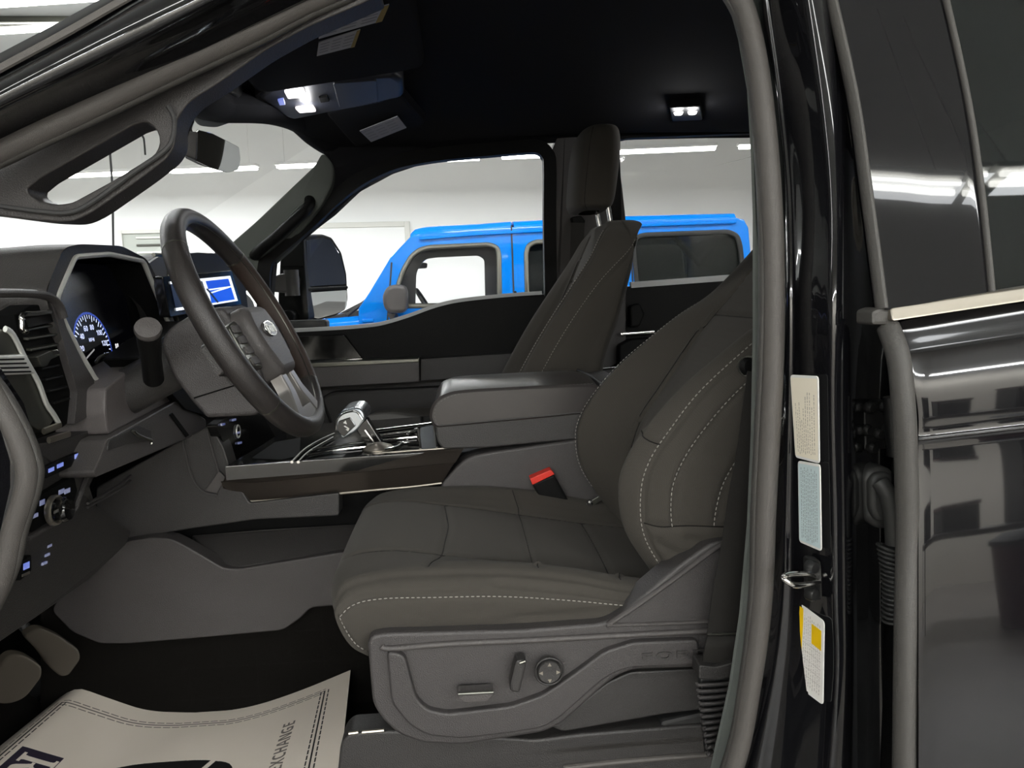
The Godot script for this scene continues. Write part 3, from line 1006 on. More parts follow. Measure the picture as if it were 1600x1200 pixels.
	for q in [[460, 150], [478, 174]]:
		var l := OmniLight3D.new()
		l.name = "map_light"
		l.light_energy = 0.005
		l.light_size = 0.01
		l.shadow_enabled = true
		l.omni_range = 6.0
		l.omni_attenuation = 2.0
		l.position = UY(q[0], q[1], 1.745)
		o.add_child(l, true)
	# sensor cover behind the mirror
	o = thing("sensor_cover", "black domed sensor cover at the top of the windscreen, left of the map lamps", "sensor cover")
	var sc := pyy(1.745, [[284, 168], [300, 152], [335, 144], [372, 152], [384, 172], [372, 190], [340, 201], [308, 198]])
	obj("cover_shell", slab(rounded(sc, 0.02), Vector3(0, 0.05, 0), 0.022, [], 4), M.plastic_black, o)
	obj("cover_lens", slab(rounded(pyy(1.742, [[300, 166], [335, 158], [362, 166], [345, 180], [312, 182]]), 0.01), Vector3(0, 0.006, 0), 0.002), M.piano, o)
	# rear lamp
	o = thing("dome_lamp", "pair of small lit lamps set in the black ceiling behind the front seats", "lamp")
	obj("lamp_bezel", slab(rounded(pyy(1.792, [[1046, 168], [1094, 166], [1098, 188], [1050, 190]]), 0.01), Vector3(0, 0.02, 0), 0.004), M.plastic_black, o)
	for k in [1060, 1082]:
		var p := UY(k, 178 - (k - 1060) * 0.04, 1.788)
		obj("lamp_lens", Geo.new().lathe(Transform3D(Basis(), p), [[0.001, -0.003], [0.010, -0.002], [0.013, 0.003], [0.013, 0.008]], 16), M.glow_dome, o)
		var l := OmniLight3D.new()
		l.name = "lens_light"
		l.light_energy = 0.008
		l.light_size = 0.01
		l.shadow_enabled = true
		l.omni_range = 6.0
		l.omni_attenuation = 2.0
		l.position = p + Vector3(0, -0.012, 0)
		o.add_child(l, true)
	# rear-view mirror
	o = thing("rear_view_mirror", "rear-view mirror hanging from the windscreen, half black and half bright in its glass", "mirror")
	var face := pz(-0.02, [[309, 206, 0.06], [330, 211, 0.03], [352, 222, -0.03], [371, 232, -0.08], [373, 248, -0.08], [370, 263, -0.08], [355, 267, -0.05], [330, 260, 0.0], [307, 249, 0.06]])
	var nm := Vector3(0.92, -0.17, 0.36).normalized()
	var mc := U(341, 236, -0.01)
	for i in face.size():
		var d := face[i] - eye
		face[i] = eye + d * ((mc - eye).dot(nm) / d.dot(nm))
	obj("mirror_shell", slab(rounded(face, 0.006), -nm * 0.03, 0.003, [], 2), M.plastic_dark, o)
	obj("mirror_back", slab(rounded(pz(0.0, [[286, 208, 0.07], [309, 205, 0.06], [307, 250, 0.06], [288, 243, 0.07]]), 0.006), Vector3(-0.01, 0, -0.04), 0.005), M.plastic_dark, o)
	obj("mirror_glass", slab(shift(rounded(inset(face, 0.004 if newell(face).x > 0 else -0.004, newell(face)), 0.005), nm * 0.002), -nm * 0.003, 0.001), M.mirror, o)
	obj("mirror_stem", Geo.new().tube(cr(PackedVector3Array([U(298, 188, 0.0), U(294, 200, 0.02), U(297, 210, 0.03), U(304, 222, 0.03)]), 4), 0.008, 10), M.plastic_dark, o)


# ---------------------------------------------------------------- the rear door, closed behind the pillar
func rear_door() -> void:
	var o := thing("rear_door", "glossy black rear door with a bright belt strip, mirroring the bay", "car door")
	# skin below the belt
	var prof := [[498, 0.950], [508, 0.9565], [516, 0.960], [532, 0.9648], [548, 0.9696], [557, 0.972], [578, 0.9753], [600, 0.9785], [620, 0.9806], [655, 0.9826], [684, 0.984], [692, 0.986], [700, 0.984], [760, 0.989], [900, 1.004], [1080, 1.019], [1280, 1.026]]
	var rows := []
	for p in prof:
		var k: float = (p[0] - 498.0) / 700.0
		var x0: float = 1400 + 30 * clampf((p[0] - 500.0) / 140.0, 0, 1)
		var r := PackedVector3Array()
		for x in [[0, -0.014], [4, -0.003], [12, 0.0], [60, 0.001], [180, 0.002], [330, 0.002]]:
			var dy: float = -(x0 + x[0] - 1400.0) * lerpf(0.165, 0.06, clampf((p[0] - 498.0) / 400.0, 0, 1))
			r.append(U(x0 + x[0], p[0] + dy, p[1] + x[1]))
		rows.append(r)
	obj("door_skin", net(rows, 4, Vector3(0, 0, -0.03)), M.paint, o, 50)
	# door edge with its rubber
	obj("edge_rubber", Geo.new().sweep(cr(pz(0.985, [[1388, 512, 0.955], [1404, 560, 0.975], [1412, 640, 0.985], [1416, 733, 0.985], [1418, 850, 0.985], [1415, 1000, 1.0], [1412, 1240, 1.012]]), 5), lobe(0.012, 0.012), Vector3.BACK), M.rubber_edge, o)
	obj("belt_strip", slab(rounded(PackedVector3Array([U(1390, 480, 0.966), U(1760, 424, 0.966), U(1760, 447, 0.974), U(1394, 502, 0.974)]), 0.004), Vector3(0, 0, -0.02), 0.004), M.satin, o)
	obj("corner_block", slab(rounded(pz(0.965, [[1362, 486], [1378, 480], [1394, 484], [1396, 508], [1362, 508]]), 0.004), Vector3(0, 0, -0.03), 0.004), M.rubber_edge, o)
	# window frame: gloss pillar panel, rubber edge, glass
	var zt := func(y: float) -> float: return 0.966 - 0.095 * (480.0 - y) / 480.0 - 0.02 * pow((480.0 - y) / 480.0, 2)
	var cols := [[1304, 1334, 1357, 1381, -0.005], [1307, 1337, 1360, 1384, -0.001], [1313, 1343, 1366, 1390, 0.0], [1380, 1410, 1433, 1454, 0.001], [1460, 1490, 1514, 1534, 0.0], [1468, 1498, 1522, 1542, -0.001], [1472, 1502, 1527, 1546, -0.005]]
	var ys := [-70, 142, 300, 484]
	rows = []
	for c in cols:
		var r := PackedVector3Array()
		for i in 4:
			var x: float = c[i]
			if i == 0:
				x -= 18.0
			r.append(U(x, ys[i] - (x - 1390.0) * 0.08, (zt as Callable).call(ys[i]) + c[4]))
		rows.append(r)
	obj("pillar_panel", net(rows, 4, Vector3(0, 0, -0.02)), M.piano_coat, o, 50)
	var ed := PackedVector3Array()
	var ge := PackedVector3Array()
	for i in 4:
		var x: float = cols[0][i] - 3.0 - (18.0 if i == 0 else 0.0)
		ed.append(U(x, ys[i], (zt as Callable).call(ys[i]) - 0.006))
		x = cols[6][i] + 5.0 - (18.0 if i == 0 else 0.0)
		ge.append(U(x, ys[i] - 12, (zt as Callable).call(ys[i]) - 0.004))
	obj("frame_rubber", Geo.new().sweep(cr(ed, 5), lobe(0.006, 0.008), Vector3.BACK), M.rubber_edge, o)
	obj("glass_channel", Geo.new().sweep(cr(ge, 5), lobe(0.0038, 0.004), Vector3.BACK), M.rubber_edge, o)
	rows = []
	for k in [0, 90, 300]:
		var r := PackedVector3Array()
		for i in 4:
			r.append(ge[i] + Vector3(k * 0.00068, 0, -0.006 + 0.00001 * k))
		rows.append(r)
	obj("window_glass", net(rows, 3, Vector3(0, 0, -0.004)), M.glass_dark, o)
	obj("inner_trim", box(Geo.new(), Vector3(0.52, 0.5, 0.86), Vector3(1.4, 1.27, 0.92), 0.02), M.plastic_black, o)


# ---------------------------------------------------------------- passenger side: doors, pillars, mirror
func passenger_side() -> void:
	var o := thing("passenger_door", "black inner panel of the passenger door with a grey armrest and window above", "car door")
	var zi := -0.80
	# inner panel in layers
	obj("upper_panel", slab(pz(zi, [[420, 516], [520, 512], [575, 508], [602, 503], [640, 492], [680, 478], [720, 469], [790, 462], [856, 459], [862, 560], [640, 572], [420, 585]]), Vector3(0, 0, -0.05), 0.006), M.plastic_black, o)
	obj("lower_panel", slab(pz(zi - 0.01, [[400, 560], [870, 540], [870, 800], [400, 860]]), Vector3(0, 0, -0.05), 0.004), M.plastic_dark, o)
	obj("sill_strip", Geo.new().sweep(cr(pz(zi - 0.005, [[420, 518], [520, 513], [575, 508.5], [602, 504], [640, 492.5], [680, 478], [720, 469], [790, 461.5], [846, 457.5]]), 4), PackedVector2Array([Vector2(-0.012, -0.006), Vector2(0.012, -0.006), Vector2(0.012, 0.006), Vector2(-0.012, 0.006)]), Vector3.UP), M.sill_grey, o)
	var sp := pz(zi + 0.02, [[450, 526], [538, 523], [566, 560], [480, 567], [455, 566]])
	obj("speaker_panel", slab(rounded(sp, 0.006), Vector3(0, 0, -0.03), 0.004), M.piano, o)
	obj("speaker_trim", Geo.new().sweep(pz(zi + 0.022, [[452, 569], [482, 567.5], [566, 561.5]]), ell(0.0035, 0.004, 8), Vector3.UP), M.chrome, o)
	obj("armrest", slab(rounded(pz(zi + 0.09, [[440, 575], [485, 571], [655, 563], [655, 597], [490, 606], [440, 608]]), 0.006), Vector3(0, 0, -0.1), 0.006), M.plastic_light, o)
	obj("armrest_cap", slab(rounded(pz(zi + 0.092, [[440, 571], [490, 567], [655, 560], [655, 566], [490, 575], [440, 578]]), 0.003), Vector3(0, 0, -0.09), 0.003), M.satin_dark, o)
	obj("rear_armrest", slab(rounded(pz(zi + 0.05, [[657, 561], [800, 552], [860, 550], [860, 580], [657, 596]]), 0.006), Vector3(0, 0, -0.06), 0.006), M.plastic_dark, o)
	obj("pocket_panel", slab(rounded(pz(zi + 0.03, [[500, 622], [520, 612], [650, 606], [700, 604], [700, 700], [530, 700]]), 0.02), Vector3(0, 0, -0.04), 0.01), M.plastic_dark, o)
	obj("lock_pin", Geo.new().lathe(Transform3D(Basis(), U(805, 461, zi)), [[0.001, 0.014], [0.005, 0.012], [0.005, -0.01]], 10), M.plastic_black, o)
	# window frame and seal
	var fr := cr(pz(-0.80, [[421, 530], [421, 470], [423, 416], [440, 396], [470, 371], [500, 344], [530, 316], [560, 292], [590, 275], [622, 262], [660, 254], [700, 248.5], [760, 243], [815, 238.5], [838, 238], [848, 246], [851, 262], [851, 350], [853, 462]]), 5)
	for i in fr.size():
		var up := clampf((fr[i].y - 1.25) / 0.5, 0.0, 1.0)
		fr[i] = U(0, 0, 0) if false else eye + (fr[i] - eye) * ((-0.80 + 0.08 * up - eye.z) / (fr[i].z - eye.z))
	obj("window_frame", Geo.new().sweep(fr, PackedVector2Array([Vector2(-0.036, -0.02), Vector2(0.005, -0.02), Vector2(0.005, 0.02), Vector2(-0.036, 0.02)]), Vector3.BACK), M.plastic_black, o)
	obj("outer_skin", slab(pz(-0.96, [[300, 540], [520, 512], [600, 503], [640, 491], [680, 477], [720, 468], [1010, 455], [1010, 900], [300, 900]]), Vector3(0, 0, -0.03), 0.01), M.paint, o)
	var gl := PackedVector3Array()
	for p in fr:
		gl.append(p + Vector3(0, 0, -0.02))
	obj("window_glass", slab(gl, Vector3(0, 0, -0.004), 0.0005), M.glass, o)

	# front pillar trim with its grab handle
	o = thing("pillar_trim_panel", "grey-green trim of the passenger windscreen pillar, sloping down to the dashboard", "trim panel")
	obj("trim_panel", slab(rounded(pz(-0.70, [[330, 396, -0.75], [357, 383, -0.74], [402, 344, -0.72], [452, 296, -0.69], [492, 258, -0.66], [504, 236, -0.64], [522, 258, -0.66], [520, 285, -0.68], [505, 316, -0.70], [482, 348, -0.72], [456, 380, -0.75], [424, 408, -0.77], [398, 440, -0.78], [330, 470, -0.78]]), 0.02), Vector3(0, -0.01, -0.06), 0.012, [], 3), M.pillar_cloth, o)
	obj("door_side_trim", slab(rounded(pz(-0.74, [[424, 408, -0.77], [482, 348, -0.74], [505, 316, -0.72], [518, 262, -0.68], [504, 236, -0.66], [512, 215, -0.66], [600, 215, -0.68], [670, 220, -0.70], [660, 252, -0.73], [612, 268, -0.74], [560, 296, -0.75], [520, 334, -0.76], [496, 352, -0.77], [458, 384, -0.78], [428, 408, -0.78], [418, 520, -0.79], [398, 520, -0.79], [404, 430, -0.78]]), 0.01), Vector3(0, 0, -0.05), 0.006), M.headliner, o)
	o = thing("grab_handle", "dark grab handle on the passenger windscreen pillar", "grab handle")
	obj("handle_bar", Geo.new().sweep(cr(pz(-0.64, [[398, 399, -0.73], [412, 386, -0.68], [430, 372, -0.655], [455, 349, -0.645], [474, 332, -0.65], [483, 321, -0.68], [484, 313, -0.70]]), 5), ell(0.017, 0.019, 12), Vector3.BACK), M.plastic_black, o)
	obj("handle_base", slab(rounded(pz(-0.69, [[384, 402, -0.74], [398, 388, -0.73], [470, 316, -0.69], [484, 308, -0.69], [492, 314, -0.69], [490, 328, -0.69], [424, 392, -0.74], [400, 408, -0.745]]), 0.012), Vector3(0, 0, -0.02), 0.006), M.pillar_cloth, o)

	# centre pillar with the seal of the front door
	o = thing("post_trim", "dark grey trim of the pillar behind the passenger door window", "trim panel")
	obj("pillar_trim", slab(rounded(pz(-0.76, [[862, 235, -0.72], [880, 195, -0.71], [958, 195, -0.71], [964, 232, -0.72], [972, 290, -0.73], [978, 345, -0.76], [978, 560, -0.79], [868, 620, -0.79], [868, 460, -0.77]]), 0.006), Vector3(0, 0, -0.12), 0.01, [], 3), M.plastic_mid, o)
	obj("pillar_seal", Geo.new().sweep(cr(pz(-0.76, [[770, 234, -0.72], [820, 231, -0.72], [846, 233, -0.72], [858, 244, -0.72], [864, 262, -0.72], [865, 350, -0.75], [867, 462, -0.78], [866, 580, -0.78]]), 5), ell(0.010, 0.012, 10), Vector3.BACK), M.rubber_dark, o)
	obj("belt_guide", slab(rounded(pz(-0.70, [[893, 339], [908, 336], [915, 345], [912, 352], [896, 350]]), 0.005), Vector3(0, 0, -0.05), 0.004), M.plastic_black, o)
	obj("belt_webbing", Geo.new().sweep(pz(-0.69, [[903, 348, -0.69], [901, 400, -0.70], [898, 480, -0.72]]), ell(0.022, 0.0012, 8), Vector3(-0.3, 0, 1)), M.webbing, o)

	# rear door of the passenger side
	o = thing("passenger_rear_door", "black inner panel of the far rear door, between the two seat backs", "car door")
	obj("inner_panel", slab(pz(-0.81, [[960, 449], [1004, 446], [1164, 434], [1420, 420], [1420, 900], [960, 900]]), Vector3(0, 0, -0.05), 0.004), M.plastic_black, o)
	obj("sill_strip", Geo.new().sweep(pz(-0.815, [[985, 445.5], [1004, 444], [1164, 432], [1300, 424]]), PackedVector2Array([Vector2(-0.012, -0.010), Vector2(0.012, -0.010), Vector2(0.012, 0.010), Vector2(-0.012, 0.010)]), Vector3.UP), M.sill_grey, o)
	obj("handle_trim", Geo.new().sweep(pz(-0.76, [[970, 522], [1022, 518.5]]), ell(0.003, 0.005, 8), Vector3.UP), M.chrome, o)
	obj("armrest", slab(rounded(pz(-0.74, [[968, 540], [985, 531], [1036, 527], [1120, 522], [1120, 580], [968, 590]]), 0.01), Vector3(0, 0, -0.06), 0.01), M.plastic_black, o)
	obj("door_pull", slab(rounded(pz(-0.77, [[985, 478], [1000, 474], [1008, 490], [1000, 510], [985, 512]]), 0.008), Vector3(0, 0, -0.04), 0.006), M.plastic_black, o)
	var rf := cr(pz(-0.75, [[968, 446, -0.8], [966, 300, -0.74], [964, 226, -0.73], [972, 217, -0.72], [1010, 214, -0.72], [1170, 208, -0.72], [1330, 205, -0.72], [1345, 220, -0.72], [1350, 420, -0.8]]), 4)
	obj("window_frame", Geo.new().sweep(rf, PackedVector2Array([Vector2(-0.036, -0.012), Vector2(0.005, -0.012), Vector2(0.005, 0.02), Vector2(-0.036, 0.02)]), Vector3.BACK), M.plastic_black, o)
	obj("window_glass", slab(shift(rf, Vector3(0, 0, -0.02)), Vector3(0, 0, -0.004), 0.0005), M.glass_green, o)
	obj("outer_skin", slab(pz(-0.96, [[1010, 458], [1420, 430], [1420, 900], [1010, 900]]), Vector3(0, 0, -0.03), 0.01), M.paint, o)

	# outside mirror
	o = thing("wing_mirror", "tall black wing mirror with two glasses outside the passenger window", "mirror")
	var zm := func(x: float) -> float: return -1.02 - (x - 475.0) / 65.0 * 0.24
	var face := PackedVector3Array()
	for p in [[474, 371], [482, 367], [505, 366], [519, 371], [534, 394], [542, 428], [544, 468], [540, 484], [526, 493], [494, 502], [485, 499], [479, 478]]:
		face.append(U(p[0], p[1], (zm as Callable).call(p[0])))
	face = rounded(face, 0.012)
	var nm := newell(face)
	if nm.x < 0:
		nm = -nm
	obj("mirror_rim", slab(face, -nm * 0.03, 0.006, [], 3), M.plastic_black, o)
	var back := PackedVector3Array()
	for p in [[438, 398], [444, 384], [458, 373], [474, 369], [476, 420], [482, 500], [470, 506], [452, 506], [440, 496], [434, 470]]:
		back.append(U(p[0], p[1], -1.0 - (476.0 - p[0]) * 0.0008))
	obj("mirror_housing", slab(rounded(back, 0.014), Vector3(0.015, 0, -0.16), 0.012, [], 3), M.plastic_black, o)
	obj("housing_seam", Geo.new().tube(PackedVector3Array([U(440, 417, -0.998), U(474, 416, -0.998)]), 0.0025, 6), M.black_hole, o)
	for q in [[[477, 376], [504, 371], [517, 376], [530, 398], [538, 428], [540, 444], [480, 448]], [[481, 457], [541, 453], [541, 478], [537, 485], [522, 491], [496, 498], [488, 496], [484, 484]]]:
		var c := PackedVector3Array()
		for p in q:
			c.append(U(p[0], p[1], (zm as Callable).call(p[0])) + nm * 0.003)
		var up: bool = q[0][1] < 400
		obj("mirror_glass", slab(rounded(c, 0.008), -nm * 0.006, 0.001), M.mirror_dim if up else M.mirror, o)
	obj("mirror_bar", Geo.new().sweep(PackedVector3Array([U(480, 452, -1.03) + nm * 0.004, U(541, 449, -1.26) + nm * 0.004]), ell(0.004, 0.006, 8), Vector3.UP), M.plastic_black, o)
	obj("mirror_arm", slab(rounded(pz(-0.94, [[424, 434], [436, 428], [454, 426], [463, 432], [462, 452], [448, 458], [424, 456]]), 0.01), Vector3(0.0, 0, -0.10), 0.008), M.plastic, o)
	obj("lower_arm", slab(rounded(pz(-0.94, [[424, 490], [452, 484], [460, 490], [458, 504], [424, 508]]), 0.008), Vector3(0.0, 0, -0.10), 0.006), M.plastic_black, o)
	obj("arm_joint", Geo.new().lathe(Transform3D(Basis(), U(456, 442, -0.96)), [[0.001, -0.045], [0.026, -0.045], [0.026, 0.045], [0.001, 0.045]], 16), M.plastic_dark, o)

	# windscreen
	o = thing("windscreen", "clear windscreen between the two front pillars", "windscreen")
	obj("glass_pane", net([PackedVector3Array([Vector3(-1.22, 1.29, 0.72), Vector3(-1.30, 1.29, 0.0), Vector3(-1.22, 1.29, -0.74)]), PackedVector3Array([Vector3(-0.83, 1.50, 0.69), Vector3(-0.93, 1.54, 0.0), Vector3(-0.82, 1.56, -0.71)]), PackedVector3Array([Vector3(-0.43, 1.69, 0.66), Vector3(-0.54, 1.765, 0.0), Vector3(-0.40, 1.815, -0.70)])], 4, Vector3(-0.003, -0.004, 0)), M.glass, o)


# ---------------------------------------------------------------- dashboard
func icon(called: String, q: Array, x: float, m: Material, parent: Node3D) -> void:
	obj(called, slab(pxx(x, q), Vector3(-0.004, 0, 0), 0.0003), m, parent)

func small(cx: float, cy: float, w: float, h: float, slope := -0.45) -> Array:
	return [[cx - w, cy - h - w * slope], [cx + w, cy - h + w * slope], [cx + w, cy + h + w * slope], [cx - w, cy + h - w * slope]]

func dashboard() -> void:
	var o := thing("dashboard", "dark dashboard with hooded instrument cluster, air vents and switch panel", "dashboard")
	# main body across the cab
	var prof := [[-1.24, 1.22], [-1.20, 1.275], [-1.0, 1.325], [-0.82, 1.345], [-0.70, 1.345], [-0.655, 1.325], [-0.64, 1.27], [-0.645, 1.18], [-0.67, 1.12], [-0.74, 1.05], [-0.80, 0.95], [-1.1, 0.86], [-1.24, 0.86]]
	for part in [[0.735, 0.73, 0.60, 0.40, 0.165, 0.16, 0.10], [0.165, 0.155, 0.0, -0.3, -0.66, -0.75, -0.77, 0.0]]:
		var rows := []
		var push: float = part[part.size() - 1]
		for z in part.slice(0, part.size() - 1):
			var r := PackedVector3Array()
			var edge: float = 0.02 if absf(z) > 0.731 else 0.0
			for p in prof:
				r.append(Vector3(p[0] - edge - (push if p[0] > -1.05 else 0.0), p[1] - edge * 0.5, z))
			rows.append(r)
		obj("dash_body", net(rows, 3, Vector3.ZERO, true), M.plastic_dark, o, 50)
	# hood over the instruments
	var xa := -0.605
	var a := pxx(xa, [[116, 401], [170, 397], [224, 408], [237, 440], [266, 512], [225, 560], [174, 593], [151, 597], [123, 550], [99, 502], [87, 468]])
	var b := pxx(-0.600, [[98, 387], [125, 381], [190, 384], [231, 405], [249, 440], [280, 518], [232, 572], [177, 606], [146, 610], [110, 558], [84, 508], [67, 460]])
	var bb := rounded(b, 0.02, 4)
	var aa := rounded(a, 0.012, 4)
	var rings := []
	var c0 := Vector3.ZERO
	for p in bb:
		c0 += p / bb.size()
	for t in [[-0.40, -0.045, 1.10], [-0.22, -0.01, 1.10], [-0.06, 0.0, 1.05], [-0.012, 0.0, 1.015], [0.0, 0.0, 0.985]]:
		var r := PackedVector3Array()
		for p in bb:
			var d := p - c0
			r.append(c0 + Vector3(0, d.y * (t[2] if d.y < 0 else 1.0), d.z * t[2]) + Vector3(t[0], t[1], 0))
		rings.append(r)
	obj("cluster_hood", Geo.new().loft(rings, true, true, false), M.plastic_dark, o, 55)
	var rim := Geo.new()
	# face of the hood between rim and opening
	var n := 44
	var ra := PackedVector3Array()
	var rb := PackedVector3Array()
	for i in n:
		rb.append(along(rings[4], float(i) / n))
		ra.append(along(aa, float(i) / n))
	obj("hood_face", rim.loft([rb, ra], true, false, false), M.plastic_dark, o, 30)
	obj("cluster_well", Geo.new().loft([ra, shift(ra, Vector3(-0.10, 0, 0))], true, false, true), M.plastic_black, o, 30)
	obj("cluster_bezel", Geo.new().sweep(aa, ell(0.0048, 0.005, 8), Vector3.RIGHT, true), M.silver, o)
	# gauge face, set back in the hood
	var gx := -0.655
	var gl := Vector3(gx, 1.22, 0.505)
	var gr := Vector3(gx, 1.22, 0.165)
	sheet("gauge_face", [PackedVector3Array([gl + Vector3(-0.02, 0.17, 0), gr + Vector3(-0.02, 0.17, 0)]), PackedVector3Array([gl, gr])], gauge_material(), o)
	var cowl := cr(pxx(-0.62, [[150, 566], [158, 557], [172, 553], [180, 554], [186, 545], [196, 536], [206, 535]]), 4)
	obj("cowl_edge", Geo.new().sweep(cowl, ell(0.003, 0.003, 6), Vector3.RIGHT), M.satin_dark, o)
	# upper edge of the outboard vent and end of the dashboard
	obj("vent_arch", Geo.new().sweep(cr(pxx(-0.598, [[-60, 459], [0, 458], [50, 459], [76, 464], [90, 478], [97, 496]]), 5), ell(0.006, 0.009, 12), Vector3.RIGHT), M.plastic, o)
	obj("vent_surround", slab(rounded(pxx(-0.599, [[76, 462], [90, 474], [98, 492], [104, 512], [124, 553], [150, 602], [147, 628], [136, 652], [116, 664], [121, 612], [106, 562], [93, 510], [86, 486]]), 0.004), Vector3(-0.03, 0, 0), 0.005, [], 3), M.plastic, o)
	obj("vent_cavity", slab(pxx(-0.61, [[22, 492], [50, 476], [92, 476], [102, 520], [124, 600], [122, 650], [98, 668], [78, 640], [56, 590], [36, 545]]), Vector3(-0.03, 0, 0), 0.002), M.black_hole, o)
	for q in [[42, 514, 92, 505], [44, 528, 90, 521], [49, 545, 92, 537], [66, 575, 94, 569], [72, 592, 100, 586], [78, 610, 106, 603], [86, 628, 110, 621]]:
		var p0 := UX(q[0], q[1], -0.603)
		var p1 := UX(q[2], q[3], -0.603)
		obj("vent_slat", slab(PackedVector3Array([p0, p1, p1 + Vector3(0, -0.0035, 0), p0 + Vector3(0, -0.0035, 0)]), Vector3(-0.025, 0.004, 0), 0.0012), M.plastic_black if q[1] > 560 else M.satin_dark, o)
	obj("vent_tab", slab(rounded(pxx(-0.592, [[58, 557], [76, 549], [90, 546], [95, 555], [80, 562], [74, 572], [66, 574]]), 0.003), Vector3(-0.02, 0, 0), 0.003), M.satin_dark, o)
	obj("tab_accent", slab(pxx(-0.5915, [[80, 548], [90, 546], [94, 553], [84, 555]]), Vector3(-0.003, 0, 0), 0.0005), M.chrome, o)
	obj("vent_chrome", Geo.new().sweep(cr(pxx(-0.596, [[78, 487], [56, 490], [36, 492], [34, 505], [35, 517], [42, 518]]), 3), ell(0.0035, 0.0035, 8), Vector3.RIGHT), M.chrome, o)
	obj("vent_blade", slab(rounded(pxx(-0.600, [[40, 498], [80, 489], [84, 503], [44, 513]]), 0.002), Vector3(-0.02, 0.003, 0), 0.002), M.piano, o)
	# end plate with its bright strip
	obj("end_plate", slab(pxx(-0.600, [[-60, 500], [10, 516], [24, 535], [60, 605], [88, 652], [70, 676], [45, 664], [16, 612], [-60, 560]]), Vector3(-0.03, 0, 0.0), 0.002), M.satin_dark, o)
	obj("end_strip", Geo.new().sweep(cr(pxx(-0.597, [[8, 514], [20, 523], [40, 562], [60, 598], [72, 630], [84, 648], [92, 662]]), 4), ell(0.0045, 0.003, 8), Vector3.RIGHT), M.silver, o)
	for q in [[68, 674, 94, 664], [76, 688, 108, 678]]:
		obj("end_foot", Geo.new().sweep(pxx(-0.596, [[q[0], q[1]], [q[2], q[3]]]), ell(0.005, 0.003, 8), Vector3.RIGHT), M.satin, o)
	obj("ribbed_bar", slab(pxx(-0.594, [[-80, 558], [40, 553], [58, 584], [-80, 591]]), Vector3(-0.01, 0, 0), 0.003), M.silver, o)
	for i in 4:
		var y := 563.0 + 6.5 * i
		obj("bar_rib", Geo.new().sweep(pxx(-0.5935, [[-80, y + 1], [37 + 3.5 * i, y - 2]]), ell(0.0012, 0.0015, 6), Vector3.RIGHT), M.plastic_black, o)
	# lower panel with switches
	var lp := pxx(-0.62, [[58, 694, -0.60], [110, 684, -0.60], [150, 668, -0.60], [168, 690, -0.605], [160, 720, -0.61], [140, 760, -0.615], [150, 790, -0.64], [205, 830, -0.67], [196, 852, -0.67], [140, 906, -0.655], [60, 962, -0.645], [-40, 1030, -0.64], [-60, 960, -0.63], [20, 880, -0.62], [46, 800, -0.61], [64, 745, -0.605], [62, 715, -0.60]])
	obj("lower_panel", slab(rounded(lp, 0.006, 3), Vector3(-0.05, 0, 0), 0.008), M.plastic_dark, o, 35)
	obj("panel_ridge", Geo.new().sweep(cr(pxx(-0.603, [[150, 680], [152, 700], [143, 728], [130, 758], [121, 785], [112, 800], [60, 832], [42, 842]]), 4), ell(0.004, 0.004, 8), Vector3.RIGHT), M.plastic, o)
	obj("switch_strip", slab(rounded(pxx(-0.597, [[70, 730], [132, 702], [140, 716], [72, 748]]), 0.003), Vector3(-0.012, 0, 0), 0.001), M.plastic_black, o)
	for q in [[81, 734, 4, 3], [95, 727, 4.5, 3], [122, 712, 4, 3.5]]:
		icon("switch_icon", small(q[0], q[1], q[2], q[3]), -0.5955, M.glow_blue, o)
	obj("lamp_switch_panel", slab(rounded(pxx(-0.600, [[66, 772], [116, 744], [121, 766], [114, 792], [50, 832], [46, 815]]), 0.003), Vector3(-0.012, 0, 0), 0.001), M.black_hole, o)
	for q in [[67, 785, 3.5, 4], [97, 768, 4, 3.5], [106, 767, 4, 3.5], [103, 784, 3.5, 3.5], [55, 806, 5, 3]]:
		icon("switch_icon", small(q[0], q[1], q[2], q[3]), -0.5985, M.glow_blue_dim, o)
	var kx := Transform3D(Basis(Vector3.BACK, -PI / 2), UX(86, 797, -0.598))
	var knob := obj("lamp_knob", Geo.new().lathe(kx, [[0.001, 0.022], [0.015, 0.021], [0.018, 0.016], [0.019, 0.0], [0.019, -0.004]], 24), M.piano, o)
	obj("knob_ring", Geo.new().sweep(circle(UX(86, 797, -0.588), 0.0195, Vector3.RIGHT, 24), ell(0.003, 0.005, 8), Vector3.RIGHT, true), M.satin, knob)
	obj("knob_mark", slab(pxx(-0.574, small(88, 799, 4, 2.5)), Vector3(-0.003, 0, 0), 0.0003), M.chrome, knob)
	obj("brake_switch", slab(rounded(pxx(-0.612, [[30, 880], [50, 866], [50, 892], [32, 908]]), 0.003), Vector3(-0.012, 0, 0), 0.002), M.black_hole, o)
	icon("switch_icon", small(42, 884, 4.5, 5), -0.611, M.glow_blue, o)
	icon("switch_edge", small(41, 897, 6, 2), -0.611, M.satin, o)
	for q in [[78, 853], [75, 867], [71, 880]]:
		icon("switch_icon", small(q[0], q[1], 3.5, 2), -0.628, M.glow_blue_dim, o)
	# knee panels under the column
	obj("knee_panel", slab(rounded(pxx(-0.57, [[165, 607], [190, 586], [248, 553], [276, 600], [284, 618], [169, 680], [164, 645]]), 0.008), Vector3(-0.08, 0, 0), 0.008), M.plastic_knee_lit, o)
	obj("knee_ledge", slab(rounded(pxx(-0.56, [[168, 686], [277, 625], [300, 640], [322, 655], [323, 668], [298, 684], [278, 692], [151, 746], [146, 738], [160, 706]]), 0.006), Vector3(-0.10, 0, 0), 0.006), M.plastic_light, o)
